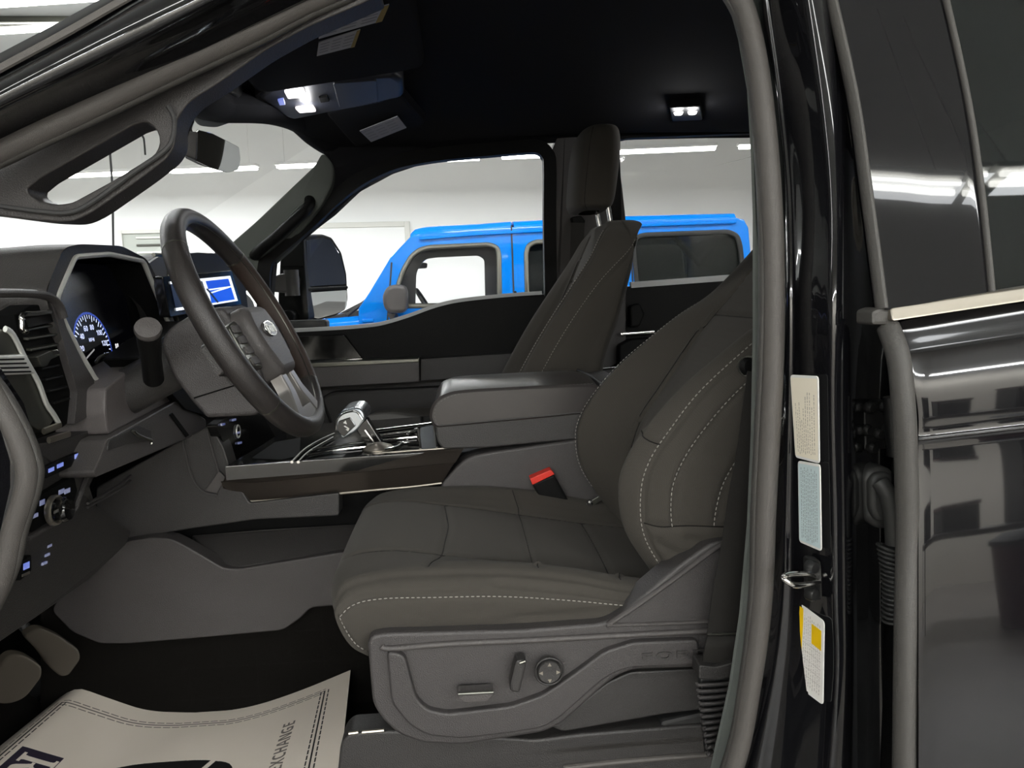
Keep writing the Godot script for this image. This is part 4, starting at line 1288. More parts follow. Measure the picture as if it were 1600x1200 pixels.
	obj("ledge_recess", slab(rounded(pxx(-0.5585, [[170, 688], [215, 664], [236, 672], [238, 688], [200, 694], [168, 704]]), 0.004), Vector3(-0.002, 0, 0), 0.0008), M.plastic_dark, o)
	obj("ledge_hook", Geo.new().tube(cr(pxx(-0.553, [[208, 673], [214, 679], [228, 685], [236, 688], [237, 694]]), 4), 0.003, 8), M.satin_dark, o)
	obj("ledge_groove", slab(pxx(-0.5585, [[265, 648], [270, 645], [296, 680], [291, 683]]), Vector3(-0.003, 0, 0), 0.0005), M.black_hole, o)
	for q in [0, 1]:
		obj("vent_strip", Geo.new().sweep(cr(pxx(-0.63, [[137, 793 + q * -6], [165, 777 - q * 6], [190, 762 - q * 7], [204, 751 - q * 8]]), 4), ell(0.0025, 0.003, 6), Vector3.RIGHT), M.plastic, o)
	# centre: side wall, stack with the start button, screen
	var zc := 0.17
	obj("stack_side", slab(rounded(pz(zc, [[150, 762], [278, 690], [330, 664], [350, 700], [362, 740], [390, 786], [530, 770], [530, 806], [400, 812], [300, 826], [205, 842], [150, 850]]), 0.006), Vector3(0, 0, -0.05), 0.006), M.plastic_dark, o)
	obj("stack_edge", Geo.new().sweep(cr(pz(zc + 0.004, [[284, 682], [289, 705], [298, 738], [308, 758], [322, 770], [340, 773]]), 4), ell(0.0022, 0.0022, 6), Vector3.BACK), M.plastic, o)
	obj("stack_edge", Geo.new().sweep(pz(zc + 0.004, [[324, 674], [333, 706], [342, 738]]), ell(0.0022, 0.0022, 6), Vector3.BACK), M.plastic, o)
	obj("stack_wedge", slab(rounded(pz(zc + 0.008, [[342, 736], [352, 746], [339, 771], [320, 767]]), 0.003), Vector3(0, 0, -0.01), 0.002), M.plastic_light, o)
	var st := pxx(-0.50, [[338, 664], [350, 655], [380, 646], [412, 650], [440, 700], [400, 712], [362, 722]])
	obj("start_panel", slab(rounded(st, 0.006), Vector3(-0.02, 0, 0), 0.004), M.piano, o)
	obj("start_ring", Geo.new().sweep(circle(UX(372, 674, -0.498), 0.0135, Vector3.RIGHT, 24), ell(0.002, 0.002, 6), Vector3.RIGHT, true), M.silver, o)
	obj("start_button", Geo.new().lathe(Transform3D(Basis(Vector3.BACK, -PI / 2), UX(372, 674, -0.499)), [[0.001, 0.003], [0.0095, 0.002], [0.010, -0.003]], 20), M.plastic_black, o)
	for q in [[350, 663], [367, 656], [373, 676], [376, 692]]:
		icon("switch_icon", small(q[0], q[1], 2.2, 1.5, -0.3), -0.4955, M.glow_blue_dim, o)
	# cowl between the instruments and the screen
	obj("centre_cowl", slab(rounded(pxx(-0.63, [[226, 412], [244, 399], [262, 393], [276, 397], [310, 394], [345, 396], [364, 405], [382, 430], [388, 482], [300, 525], [266, 515], [238, 450]]), 0.006), Vector3(-0.16, -0.02, 0), 0.006), M.plastic_black, o)
	obj("cowl_facet", slab(rounded(pxx(-0.624, [[232, 412], [246, 402], [260, 397], [262, 420], [258, 446], [244, 440]]), 0.004), Vector3(-0.01, 0, 0), 0.003), M.plastic_dark, o)
	# screen
	var sx := -0.585
	var sq := pxx(sx, [[262, 440], [357, 431], [369, 470], [272, 486]])
	obj("screen_frame", slab(rounded(pxx(sx + 0.003, [[254, 432], [362, 422], [378, 476], [266, 496]]), 0.006), Vector3(-0.02, 0, 0), 0.004), M.piano, o)
	sheet("screen", [PackedVector3Array([sq[0], sq[1]]), PackedVector3Array([sq[3], sq[2]])], screen_material(), o).position.x = 0.0045
	for i in 3:
		obj("top_slot", Geo.new().sweep(cr(pxx(-0.66, [[300, 399 + 7 * i], [330, 397 + 7 * i], [352, 402 + 7 * i], [362, 410 + 7 * i]]), 3), ell(0.003, 0.003, 6), Vector3.RIGHT), M.satin_dark if i == 1 else M.plastic, o)
	obj("centre_bezel", Geo.new().sweep(cr(pxx(-0.60, [[240, 398], [258, 400], [264, 412], [264, 440], [270, 475], [282, 520]]), 4), ell(0.004, 0.004, 8), Vector3.RIGHT), M.satin_dark, o)
	obj("centre_vent", slab(pxx(-0.608, [[262, 432], [286, 428], [306, 490], [280, 508]]), Vector3(-0.02, 0, 0), 0.002), M.black_hole, o)
	for i in 5:
		obj("vent_slat", slab(pxx(-0.601, [[268 + 3 * i, 440 + 12 * i], [290 + 4 * i, 434 + 12 * i], [290 + 4 * i, 437 + 12 * i], [268 + 3 * i, 443 + 12 * i]]), Vector3(-0.015, 0, 0), 0.001), M.plastic, o)

func along(p: PackedVector3Array, t: float) -> Vector3:
	# point at share t of the closed outline, by angle about its centre, so that two outlines match
	var c := Vector3.ZERO
	for q in p:
		c += q / p.size()
	var a := t * TAU - PI
	var best := c
	var d := Vector2(cos(a), sin(a))
	var far := -1.0
	for i in p.size():
		var u := p[i] - c
		var v := p[(i + 1) % p.size()] - c
		var u2 := Vector2(u.z, u.y)
		var v2 := Vector2(v.z, v.y)
		var e := v2 - u2
		var den := d.cross(e)
		if absf(den) < 1e-9:
			continue
		var k := u2.cross(e) / den
		var s := u2.cross(d) / den
		if s >= -1e-4 and s <= 1.0001 and k > far:
			far = k
			best = c + u + (v - u) * s
	return best

# print: text drawn into an image from the outlines of its letters
func draw_text(im: Image, text: String, at: Vector2, h: float, col: Color, turn := 0.0, font := "Droid Sans", weight := 700) -> void:
	var t := TextMesh.new()
	var f := SystemFont.new()
	f.font_names = PackedStringArray([font])
	f.font_weight = weight
	t.font = f
	t.text = text
	t.font_size = 32
	t.pixel_size = h / 24.0
	t.depth = 0.0
	t.curve_step = 3.0
	t.horizontal_alignment = HORIZONTAL_ALIGNMENT_LEFT
	t.vertical_alignment = VERTICAL_ALIGNMENT_CENTER
	var ar := t.get_mesh_arrays()
	var v: PackedVector3Array = ar[Mesh.ARRAY_VERTEX]
	var ix: PackedInt32Array = ar[Mesh.ARRAY_INDEX]
	var cs := cos(turn)
	var sn := sin(turn)
	for i in range(0, ix.size(), 3):
		var q := []
		for k in 3:
			var p := v[ix[i + k]]
			q.append(at + Vector2(p.x * cs + p.y * sn, p.x * sn - p.y * cs))
		var lo: Vector2 = q[0].min(q[1]).min(q[2])
		var hi: Vector2 = q[0].max(q[1]).max(q[2])
		for y in range(maxi(int(lo.y), 0), mini(int(hi.y) + 2, im.get_height())):
			for x in range(maxi(int(lo.x), 0), mini(int(hi.x) + 2, im.get_width())):
				if Geometry2D.point_is_inside_triangle(Vector2(x + 0.5, y + 0.5), q[0], q[1], q[2]):
					im.set_pixel(x, y, col)

func line(im: Image, a: Vector2, b: Vector2, w: float, col: Color) -> void:
	var n := int(a.distance_to(b)) + 1
	for i in n + 1:
		var p := a.lerp(b, float(i) / n)
		im.fill_rect(Rect2i(int(p.x - w / 2), int(p.y - w / 2), maxi(int(w), 1), maxi(int(w), 1)), col)

func printed(key: String, im: Image, rough := 0.6, glow := 0.0) -> StandardMaterial3D:
	var m := mat(key, 1, 1, 1, rough)
	m.albedo_texture = ImageTexture.create_from_image(im)
	m.texture_repeat = false
	if glow > 0.0:
		m.emission_enabled = true
		m.emission = Color.WHITE
		m.emission_operator = BaseMaterial3D.EMISSION_OP_MULTIPLY
		m.emission_texture = m.albedo_texture
		m.emission_energy_multiplier = glow
	return m

func gauge_material() -> StandardMaterial3D:
	var w := 680
	var h := 340
	var im := Image.create(w, h, false, Image.FORMAT_RGB8)
	im.fill(Color(0.008, 0.008, 0.012))
	var wt := Color(0.82, 0.86, 1.0)
	for c in [Vector2(335, 310)]:
		for i in 90:
			var a := deg_to_rad(-215.0 + i * 2.6)
			var d := Vector2(cos(a), sin(a))
			line(im, c + d * 128, c + d * 134, 3, Color(0.25, 0.35, 0.75))
			if i % 3 == 0:
				line(im, c + d * (104 if i % 9 == 0 else 114), c + d * 124, 4, wt)
		for i in 8:
			var a := deg_to_rad(-205.0 + i * 32.0)
			var p: Vector2 = c + Vector2(cos(a), sin(a)) * 82
			draw_text(im, str(i * 20), p - Vector2(16, 0), 20, wt)
	line(im, Vector2(335, 310), Vector2(270, 335), 5, Color(0.5, 0.5, 0.5))
	draw_text(im, "MPH", Vector2(311, 274), 14, wt)
	draw_text(im, "88", Vector2(500, 310), 20, Color.WHITE)
	return printed("gauge", im, 0.25, 0.9)

func screen_material() -> StandardMaterial3D:
	var im := Image.create(256, 160, false, Image.FORMAT_RGB8)
	im.fill(Color(0.92, 0.93, 0.95))
	im.fill_rect(Rect2i(0, 14, 118, 130), Color(0.05, 0.07, 0.12))
	im.fill_rect(Rect2i(132, 16, 110, 46), Color(0.0, 0.26, 0.75))
	im.fill_rect(Rect2i(132, 70, 110, 78), Color(0.0, 0.30, 0.80))
	line(im, Vector2(132, 86), Vector2(242, 66), 7, Color(0.92, 0.93, 0.95))
	line(im, Vector2(128, 62), Vector2(160, 148), 7, Color(0.04, 0.07, 0.15))
	return printed("screen", im, 0.3, 0.8)


# ---------------------------------------------------------------- steering column and wheel
func steering() -> void:
	var c := U(391, 507, 0.39)
	var ax := Vector3(0.89, 0.455, 0).normalized()
	var up := Vector3(-0.455, 0.89, 0).normalized()
	var sd := Vector3.BACK
	var o := thing("steering_column", "grey steering column shroud with a dark stalk, behind the steering wheel", "steering column")
	obj("column_shroud", slab(rounded(pz(0.46, [[250, 534], [264, 512], [300, 490], [346, 478], [402, 560], [420, 636], [400, 650], [330, 653], [322, 653], [303, 633], [270, 590], [253, 549]]), 0.012), Vector3(0, 0, -0.14), 0.016, [], 4), M.plastic, o)
	obj("shroud_seam", Geo.new().sweep(pz(0.461, [[303, 622], [322, 616], [364, 603], [396, 592]]), ell(0.0012, 0.0012, 6), Vector3.BACK), M.black_hole, o)
	obj("shroud_gaiter", slab(rounded(pxx(-0.555, [[215, 560], [250, 530], [300, 500], [330, 600], [322, 650], [290, 640], [255, 600]]), 0.008), Vector3(-0.06, 0, 0), 0.006), M.plastic_black, o)
	var s0 := U(240, 592, 0.47)
	var s1 := U(231, 513, 0.585)
	var d := (s1 - s0).normalized()
	var fr := Basis(d.cross(Vector3.UP).normalized(), d, d.cross(Vector3.UP).normalized().cross(d))
	var L := s0.distance_to(s1)
	obj("stalk", Geo.new().lathe(Transform3D(fr, s0), [[0.016, 0.0], [0.015, L * 0.4], [0.017, L * 0.7], [0.0175, L]], 20), M.plastic_black, o)
	obj("stalk_end", Geo.new().lathe(Transform3D(fr, s1), [[0.0185, -0.008], [0.0195, -0.002], [0.018, 0.003], [0.001, 0.004]], 20), M.plastic_light, o)
	obj("column_tube", Geo.new().tube(PackedVector3Array([c - ax * 0.28, c - ax * 0.03]), 0.04, 18), M.plastic_dark, o)

	o = thing("steering_wheel", "dark leather steering wheel with perforated grips and an oval badge", "steering wheel")
	var R := 0.205
	var arc := func(a0: float, a1: float, n: int) -> PackedVector3Array:
		var q := PackedVector3Array()
		for i in n + 1:
			var a := deg_to_rad(lerpf(a0, a1, float(i) / n))
			q.append(c + (up * cos(a) + sd * sin(a)) * R)
		return q
	var segs := [[-48, 48, 0], [48, 132, 0], [132, 228, 0], [228, 312, 1]]
	for s in segs:
		var prof := ell(0.0175, 0.0195, 16)
		obj("rim_grip" if absf(s[0] + s[1] - 180) < 1 or s[2] else "rim", Geo.new().sweep((arc as Callable).call(s[0], s[1], 22), prof, ax), M.leather_perforated if s[2] else M.leather, o)
	for a in [48, 132, 228, 312]:
		var p: PackedVector3Array = (arc as Callable).call(a - 0.5, a + 0.5, 2)
		obj("rim_seam", Geo.new().sweep(p, ell(0.0179, 0.0199, 16), ax), M.satin_dark, o)
	# bright ring standing in for the highlight along the inner rim
	var lip := PackedVector3Array()
	for i in 60:
		var a := TAU * i / 60
		lip.append(c + (up * cos(a) + sd * sin(a)) * (R - 0.0135) + ax * 0.011)
	obj("rim_highlight", Geo.new().sweep(lip, ell(0.0014, 0.0014, 6), ax, true), M.satin_dark, o)
	# hub, spokes
	var W := func(z: float, y: float, h: float) -> Vector3: return c + sd * z + up * (y - 0.034) + ax * (h - 0.024)
	var poly2 := func(a: Array, h: float) -> PackedVector3Array:
		var q := PackedVector3Array()
		for p in a:
			q.append((W as Callable).call(p[0], p[1] + 0.032, h + 0.02))
		return q
	var poly := func(a: Array, h: float) -> PackedVector3Array:
		var q := PackedVector3Array()
		for p in a:
			q.append((W as Callable).call(p[0], p[1], h))
		return q
	obj("hub_body", slab(rounded((poly as Callable).call([[-0.07, 0.055], [0.07, 0.055], [0.085, 0.0], [0.06, -0.075], [-0.06, -0.075], [-0.085, 0.0]], 0.012), 0.015), -ax * 0.05, 0.012, [], 3), M.plastic_dark, o)
	var pad := obj("airbag_cover", slab(rounded((poly as Callable).call([[-0.06, 0.062], [0.06, 0.062], [0.078, 0.03], [0.074, -0.02], [0.05, -0.072], [-0.05, -0.072], [-0.074, -0.02], [-0.078, 0.03]], 0.048), 0.014), -ax * 0.05, 0.016, [], 4), M.plastic_light, o)
	var bx := Transform3D(Basis(-sd, up, ax), (W as Callable).call(0, 0.012, 0.049))
	var badge := obj("badge", Geo.new().lathe(Transform3D(Basis(-sd * 1.0, ax, up * 0.42), bx.origin), [[0.001, 0.003], [0.030, 0.003], [0.033, 0.0015], [0.034, -0.002]], 32), M.badge_grey, o)
	obj("badge_ring", Geo.new().sweep(ellipse(bx.origin + ax * 0.002, -sd * 0.0325, up * 0.0138, 32), ell(0.0011, 0.0011, 6), ax, true), M.chrome, badge)
	lettering("badge_lettering", "Ford", 0.017, 0.0015, bx.translated(ax * 0.0035), M.silver, badge, "Droid Serif", 700)
	for s in [-1, 1]:
		obj("spoke", slab(rounded((poly as Callable).call([[0.06 * s, 0.045], [0.12 * s, 0.035], [0.192 * s, 0.022], [0.192 * s, -0.028], [0.12 * s, -0.04], [0.06 * s, -0.045]], 0.022), 0.006), -ax * 0.03, 0.006, [], 3), M.plastic_dark, o)
		var bz := obj("switch_bezel", slab(rounded((poly as Callable).call([[0.082 * s, 0.045], [0.135 * s, 0.037], [0.14 * s, -0.035], [0.082 * s, -0.046]], 0.028), 0.012), -ax * 0.01, 0.003), M.satin_dark, o)
		for i in 4:
			var y := 0.028 - i * 0.019
			obj("switch_key", slab(rounded((poly as Callable).call([[0.09 * s, y + 0.007], [0.128 * s, y + 0.006], [0.128 * s, y - 0.007], [0.09 * s, y - 0.008]], 0.031), 0.003), -ax * 0.006, 0.0015), M.plastic_light, bz)
		obj("lower_spoke", slab(rounded((poly2 as Callable).call([[0.014 * s, -0.085], [0.045 * s, -0.085], [0.05 * s, -0.13], [0.085 * s, -0.178], [0.05 * s, -0.192], [0.018 * s, -0.14]], 0.018), 0.006), -ax * 0.022, 0.006, [], 3), M.spoke_grey, o)
	obj("spoke_bridge", slab(rounded((poly2 as Callable).call([[-0.085, -0.172], [-0.03, -0.168], [0.03, -0.168], [0.085, -0.172], [0.06, -0.19], [0.0, -0.196], [-0.06, -0.19]], 0.016), 0.004), -ax * 0.02, 0.005), M.spoke_grey, o)

func ellipse(c: Vector3, a: Vector3, b: Vector3, n: int) -> PackedVector3Array:
	var o := PackedVector3Array()
	for i in n:
		o.append(c + a * cos(TAU * i / n) + b * sin(TAU * i / n))
	return o


# ---------------------------------------------------------------- centre console
func console() -> void:
	var o := thing("centre_console", "grey centre console with glossy brown side trim, chromed tray and padded armrest lid", "console")
	var z := 0.16
	obj("tunnel_side", slab(rounded(pz(0.20, [[80, 955], [95, 925], [125, 886], [160, 863], [192, 847], [235, 840], [265, 841], [290, 853], [350, 888], [375, 889], [515, 866], [570, 858], [600, 950], [530, 946], [484, 950], [470, 966], [442, 985], [300, 998], [200, 1006], [155, 1006], [112, 988]]), 0.012), Vector3(0, 0, -0.04), 0.014, [], 4), M.plastic, o)
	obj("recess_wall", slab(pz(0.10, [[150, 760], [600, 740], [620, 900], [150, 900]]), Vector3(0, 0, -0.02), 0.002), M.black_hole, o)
	obj("recess_floor", slab(pz(0.15, [[300, 836, 0.11], [420, 826, 0.11], [560, 818, 0.11], [580, 860, 0.19], [515, 867, 0.19], [352, 889, 0.19]]), Vector3(0, -0.015, 0), 0.003), M.plastic_dark, o)
	obj("tunnel_carpet", slab(pz(0.17, [[60, 940], [200, 980], [480, 930], [800, 900], [900, 1000], [700, 1250], [60, 1250]]), Vector3(0, 0, -0.3), 0.01), M.carpet, o)
	obj("console_core", box(Geo.new(), Vector3(-0.58, 0.80, -0.15), Vector3(0.34, 0.93, 0.09), 0.01), M.plastic_black, o)
	# rear part beside the seat
	obj("rear_side", slab(rounded(pz(z, [[688, 757], [702, 742], [716, 726], [734, 713], [762, 707], [922, 684], [975, 680], [975, 850], [690, 820]]), 0.014), Vector3(0, 0, -0.06), 0.012, [], 4), M.plastic, o)
	obj("armrest_base", slab(rounded(pz(z - 0.005, [[680, 664], [937, 640], [931, 662], [921, 685], [762, 700], [692, 702], [683, 690]]), 0.006), Vector3(0, 0, -0.29), 0.008), M.plastic_dark, o)
	obj("base_end", slab(rounded(pz(z - 0.002, [[938, 618], [950, 604], [985, 600], [985, 690], [922, 684], [932, 655]]), 0.004), Vector3(0, 0, -0.28), 0.005), M.plastic_dark, o)
	# padded lid
	var lid := [[-0.055, 1.038], [-0.064, 1.056], [-0.060, 1.078], [-0.045, 1.096], [-0.018, 1.106], [0.03, 1.109], [0.15, 1.111], [0.27, 1.112], [0.300, 1.107], [0.300, 1.09], [0.286, 1.058], [0.2, 1.052]]
	var rings := []
	var fine := PackedVector3Array()
	for p in lid:
		fine.append(Vector3(p[0], p[1], 0))
	fine = rounded(fine, 0.012, 3)
	for k in [[0.153, 0.006], [0.156, 0.002], [0.157, 0.0], [0.154, 0.0], [0.147, 0.0]]:
		var r := inset(fine, -k[1] if newell(fine).z < 0 else k[1], newell(fine))
		rings.append(shift(r, Vector3(0, 0, k[0])))
	# the top runs in over the rounded side
	for k in [[0.138, 0.003], [0.10, 0.008], [0.05, 0.012], [0.0, 0.0135], [-0.05, 0.012], [-0.10, 0.008], [-0.138, 0.003], [-0.152, 0.0], [-0.155, 0.0]]:
		var r := PackedVector3Array()
		for p in fine:
			r.append(p + Vector3(0, k[1] if p.y > 1.09 else 0.0, k[0]))
		rings.append(r)
	obj("lid", Geo.new().loft(rings), M.lid_leather, o, 50)
	var stitch := PackedVector3Array()
	for q in [[684, 664], [679, 650], [682, 634], [700, 621], [731, 613], [800, 607], [931, 599]]:
		stitch.append(U(q[0], q[1], 0.153))
	dashes("lid_stitching", cr(stitch, 14), M.thread_dark, o)
	obj("lid_edge", Geo.new().sweep(pz(z - 0.002, [[903, 578, -0.12], [925, 588, 0.04], [946, 603, 0.155], [938, 640, 0.157]]), ell(0.003, 0.003, 8), Vector3.UP), M.rubber_dark, o)
	obj("rear_tray", slab(pyy(1.10, [[905, 577], [985, 570], [985, 604], [946, 603]]), Vector3(0, -0.03, 0), 0.004), M.plastic_black, o)
	obj("tray_trim", Geo.new().sweep(pyy(1.105, [[918, 580], [950, 576], [985, 572]]), ell(0.003, 0.003, 8), Vector3.UP), M.chrome, o)
	obj("tray_trim", Geo.new().sweep(pyy(1.103, [[936, 585], [955, 590], [950, 596]]), ell(0.002, 0.002, 8), Vector3.UP), M.satin, o)
	# glossy side trim, bevelled along its middle
	var top := pz(0.150, [[341, 742], [352, 728], [380, 723], [450, 719], [560, 711], [650, 704], [724, 699]])
	var t2 := pz(0.160, [[341, 745], [354, 733], [382, 727], [450, 723], [560, 715], [650, 708], [723, 703]])
	var mid := pz(0.178, [[345, 752], [362, 752], [400, 752], [470, 746], [570, 736], [650, 728], [712, 722]])
	var m2 := pz(0.178, [[346, 755], [364, 755], [402, 755], [472, 749], [572, 739], [650, 731], [709, 725]])
	var bot := pz(0.160, [[352, 772], [372, 781], [400, 783], [480, 776], [572, 767], [640, 761], [690, 755]])
	var b2 := pz(0.148, [[352, 775], [372, 785], [400, 787], [480, 780], [572, 770], [640, 764], [688, 758]])
	obj("side_trim", net([top, t2, mid, m2, bot, b2], 4, Vector3(0, 0, -0.02)), M.console_trim, o, 22)
	obj("trim_rail", Geo.new().sweep(cr(bot, 4), ell(0.0028, 0.0028, 8), Vector3.BACK), M.satin, o)
	obj("trim_rail", Geo.new().sweep(cr(top, 4), ell(0.0022, 0.0022, 8), Vector3.BACK), M.satin, o)
	# tray with chrome rails
	var y := 0.984
	obj("tray_floor", slab(pyy(y, [[352, 728], [400, 700], [452, 668], [520, 660], [600, 655], [690, 648], [700, 704], [560, 713]]), Vector3(0, -0.03, 0), 0.003), M.piano, o)
	obj("front_bin", slab(rounded(pyy(y + 0.002, [[392, 716], [430, 690], [470, 684], [468, 712], [440, 718]]), 0.008), Vector3(0, -0.004, 0), 0.001), M.black_hole, o)
	for q in [[[456, 722], [474, 704], [496, 690], [522, 678]], [[466, 722], [484, 705], [520, 684]], [[486, 703], [530, 696], [578, 690]], [[480, 711], [520, 704], [576, 698]], [[598, 688], [625, 685], [651, 683]], [[594, 681], [620, 678], [648, 675]], [[582, 673], [630, 667], [677, 661]], [[636, 680], [646, 672], [652, 670]], [[653, 670], [656, 688], [657, 702]], [[677, 661], [680, 680], [683, 700]], [[600, 703], [620, 698], [630, 692], [656, 692]]]:
		obj("chrome_rail", Geo.new().sweep(cr(pyy(y + 0.004, q), 4), ell(0.0032, 0.003, 8), Vector3.UP), M.chrome, o)
	obj("tray_panel", slab(rounded(pyy(y + 0.003, [[657, 668], [677, 664], [682, 699], [657, 702]]), 0.003), Vector3(0, -0.01, 0), 0.001), M.satin_cool, o)
	obj("boot_ring", Geo.new().lathe(Transform3D(Basis(), UY(592, 702, y)), [[0.034, -0.004], [0.034, 0.003], [0.028, 0.008], [0.012, 0.014], [0.001, 0.015]], 24), M.satin, o)
	# selector lever
	var lv := thing("gear_selector", "chrome T-shaped gear selector with arrows on its black end, in the console tray", "gear lever")
	obj("lever_stem", slab(rounded(pz(0.052, [[554, 668], [573, 654], [602, 700], [580, 708]]), 0.004), Vector3(0, 0, -0.03), 0.005), M.piano, lv)
	obj("stem_accent", Geo.new().sweep(pz(0.055, [[570, 672], [594, 706]]), ell(0.003, 0.002, 8), Vector3.BACK), M.chrome, lv)
	obj("lever_head", slab(rounded(pz(0.085, [[523, 670], [524, 653], [536, 640], [556, 636.5], [567, 641], [572, 654], [558, 673], [535, 688]]), 0.008), Vector3(0, 0, -0.11), 0.009, [], 3), M.satin_cool, lv)
	var fp := obj("end_plate", slab(rounded(pz(0.089, [[527, 667], [529, 658], [547, 652], [556, 665], [537, 683], [529, 676]]), 0.003), Vector3(0, 0, -0.006), 0.0015), M.piano, lv)
	for q in [[[536, 661], [540, 657], [542, 663]], [[540, 671], [546, 669], [544, 674]]]:
		obj("arrow_mark", slab(pz(0.0895, q), Vector3(0, 0, -0.001), 0.0002), M.white_card, fp)
	obj("arrow_mark", slab(pz(0.0895, [[537, 666], [539, 665], [545, 669], [543, 670]]), Vector3(0, 0, -0.001), 0.0002), M.white_card, fp)
	obj("head_trim", Geo.new().sweep(cr(pz(0.09, [[525, 672], [526, 657], [537, 646], [556, 643], [566, 655]]), 4), ell(0.0022, 0.0022, 8), Vector3.BACK), M.chrome, lv)


# ---------------------------------------------------------------- seats
func dashes(called: String, path: PackedVector3Array, m: Material, parent: Node3D, r := 0.0009, on := 0.0052, off := 0.0028) -> void:
	var g := Geo.new()
	var run := 0.0
	var start := path[0]
	var drawing := true
	for i in path.size() - 1:
		var a := path[i]
		var b := path[i + 1]
		var L := a.distance_to(b)
		var t := 0.0
		while L - t > 1e-6:
			var need := (on if drawing else off) - run
			if need > L - t:
				run += L - t
				break
			t += need
			run = 0.0
			var p := a.lerp(b, t / L)
			if drawing:
				var d := (p - start).normalized()
				var s := d.cross(Vector3(0.3, 0.8, 0.52)).normalized() * r
				var n := d.cross(s)
				g.loft([PackedVector3Array([start + s * 0.5, start + n * 0.5, start - s * 0.5, start - n * 0.5]), PackedVector3Array([start.lerp(p, 0.3) + s, start.lerp(p, 0.3) + n, start.lerp(p, 0.3) - s, start.lerp(p, 0.3) - n]), PackedVector3Array([start.lerp(p, 0.7) + s, start.lerp(p, 0.7) + n, start.lerp(p, 0.7) - s, start.lerp(p, 0.7) - n]), PackedVector3Array([p + s * 0.5, p + n * 0.5, p - s * 0.5, p - n * 0.5])])
			drawing = not drawing
			start = p
	if g.v.size():
		tag(obj(called, g, m, parent), "", "", "", "stuff")

# upholstery: a smooth shell through control points, with sewn seams pressed in and stitches along them.
# seams: [[[u, v], ...], groove depth, stitch offset (0: none)]
func shell(called: String, rows: Array, closed: bool, n: int, seams: Array, m: Material, parent: Node3D, thread: Material, folds := []) -> MeshInstance3D:
	var fine := []
	for r in rows:
		fine.append(cr(r, n, closed))
	var w: int = fine[0].size()
	var pts := PackedVector3Array()
	var cols := []
	for j in w:
		var c := PackedVector3Array()
		for i in fine.size():
			c.append(fine[i][j])
		cols.append(cr(c, n))
	var h: int = cols[0].size()
	for i in h:
		for j in w:
			pts.append(cols[j][i])
	var at := func(u: float, v: float) -> Vector3:
		var y := clampf(u * n, 0, h - 1.001)
		var x := v * n
		if not closed:
			x = clampf(x, 0, w - 1.001)
		var i := int(y)
		var j := int(floor(x))
		var fy := y - i
		var fx := x - j
		var j0 := posmod(j, w)
		var j1 := posmod(j + 1, w)
		return pts[i * w + j0].lerp(pts[i * w + j1], fx).lerp(pts[(i + 1) * w + j0].lerp(pts[(i + 1) * w + j1], fx), fy)
	var centre := Vector3.ZERO
	for p in pts:
		centre += p / pts.size()
	var nrm := func(u: float, v: float) -> Vector3:
		var du: Vector3 = (at as Callable).call(u + 0.15, v) - (at as Callable).call(u - 0.15, v)
		var dv: Vector3 = (at as Callable).call(u, v + 0.15) - (at as Callable).call(u, v - 0.15)
		var q := du.cross(dv).normalized()
		var p: Vector3 = (at as Callable).call(u, v)
		return q if q.dot(p - centre) > 0 else -q
	var push := PackedFloat32Array()
	push.resize(h * w)
	var threads := []
	var creases := []
	for s in seams + folds:
		var line3 := PackedVector3Array()
		for p in s[0]:
			line3.append(Vector3(p[0], p[1], 0))
		line3 = cr(line3, 24)
		var wide: float = s[3] if s.size() > 3 else 0.006
		var depth := PackedFloat32Array()
		var path := PackedVector3Array()
		for k in line3.size():
			var q := line3[k]
			var p: Vector3 = (at as Callable).call(q.x, q.y)
			var ci := int(q.x * n)
			var cj := int(floor(q.y * n))
			var rr := 8 if wide < 0.008 else 14
			for i in range(maxi(ci - rr, 0), mini(ci + rr + 2, h)):
				for jj in range(cj - rr, cj + rr + 2):
					if not closed and (jj < 0 or jj >= w):
						continue
					var j := posmod(jj, w)
					var d2 := pts[i * w + j].distance_squared_to(p)
					var e: float = s[1] * exp(-d2 / (wide * wide))
					if absf(e) > absf(push[i * w + j]):
						push[i * w + j] = e
			if s[2] != 0.0:
				var q2 := line3[mini(k + 1, line3.size() - 1)]
				var q0 := line3[maxi(k - 1, 0)]
				var tg: Vector3 = ((at as Callable).call(q2.x, q2.y) - (at as Callable).call(q0.x, q0.y)).normalized()
				var nn: Vector3 = (nrm as Callable).call(q.x, q.y)
				path.append(p + nn.cross(tg).normalized() * s[2] + nn * 0.0002)
		if path.size():
			threads.append(path)
		elif s[1] > 0.0 and s.size() < 4:
			creases.append([line3, s[1]])
	var out := PackedVector3Array(pts)
	for i in h:
		for j in w:
			var e := push[i * w + j]
			if absf(e) > 1e-5:
				out[i * w + j] = pts[i * w + j] - (nrm as Callable).call(float(i) / n, float(j) / n) * e
	var st := SurfaceTool.new()
	st.begin(Mesh.PRIMITIVE_TRIANGLES)
	for p in out:
		st.add_vertex(p)
	for i in h - 1:
		for j in (w if closed else w - 1):
			var a := i * w + j
			var b := i * w + (j + 1) % w
			for k in [a, b, b + w, a, b + w, a + w]:
				st.add_index(k)
	st.generate_normals()
	var o := MeshInstance3D.new()
	o.mesh = st.commit()
	o.material_override = m
	put(o, called, parent)
	for e in creases:
		var path := PackedVector3Array()
		var l3: PackedVector3Array = e[0]
		for k in range(0, l3.size(), 4):
			path.append((at as Callable).call(l3[k].x, l3[k].y) - (nrm as Callable).call(l3[k].x, l3[k].y) * (e[1] * 0.9))
		obj("seam_shade", Geo.new().tube(path, 0.0010, 6), M.fabric_crease_shade, o)  # dark tube paints the shade at the bottom of an unstitched crease
	for p in threads:
		dashes("stitching", p, thread, o)
	return o

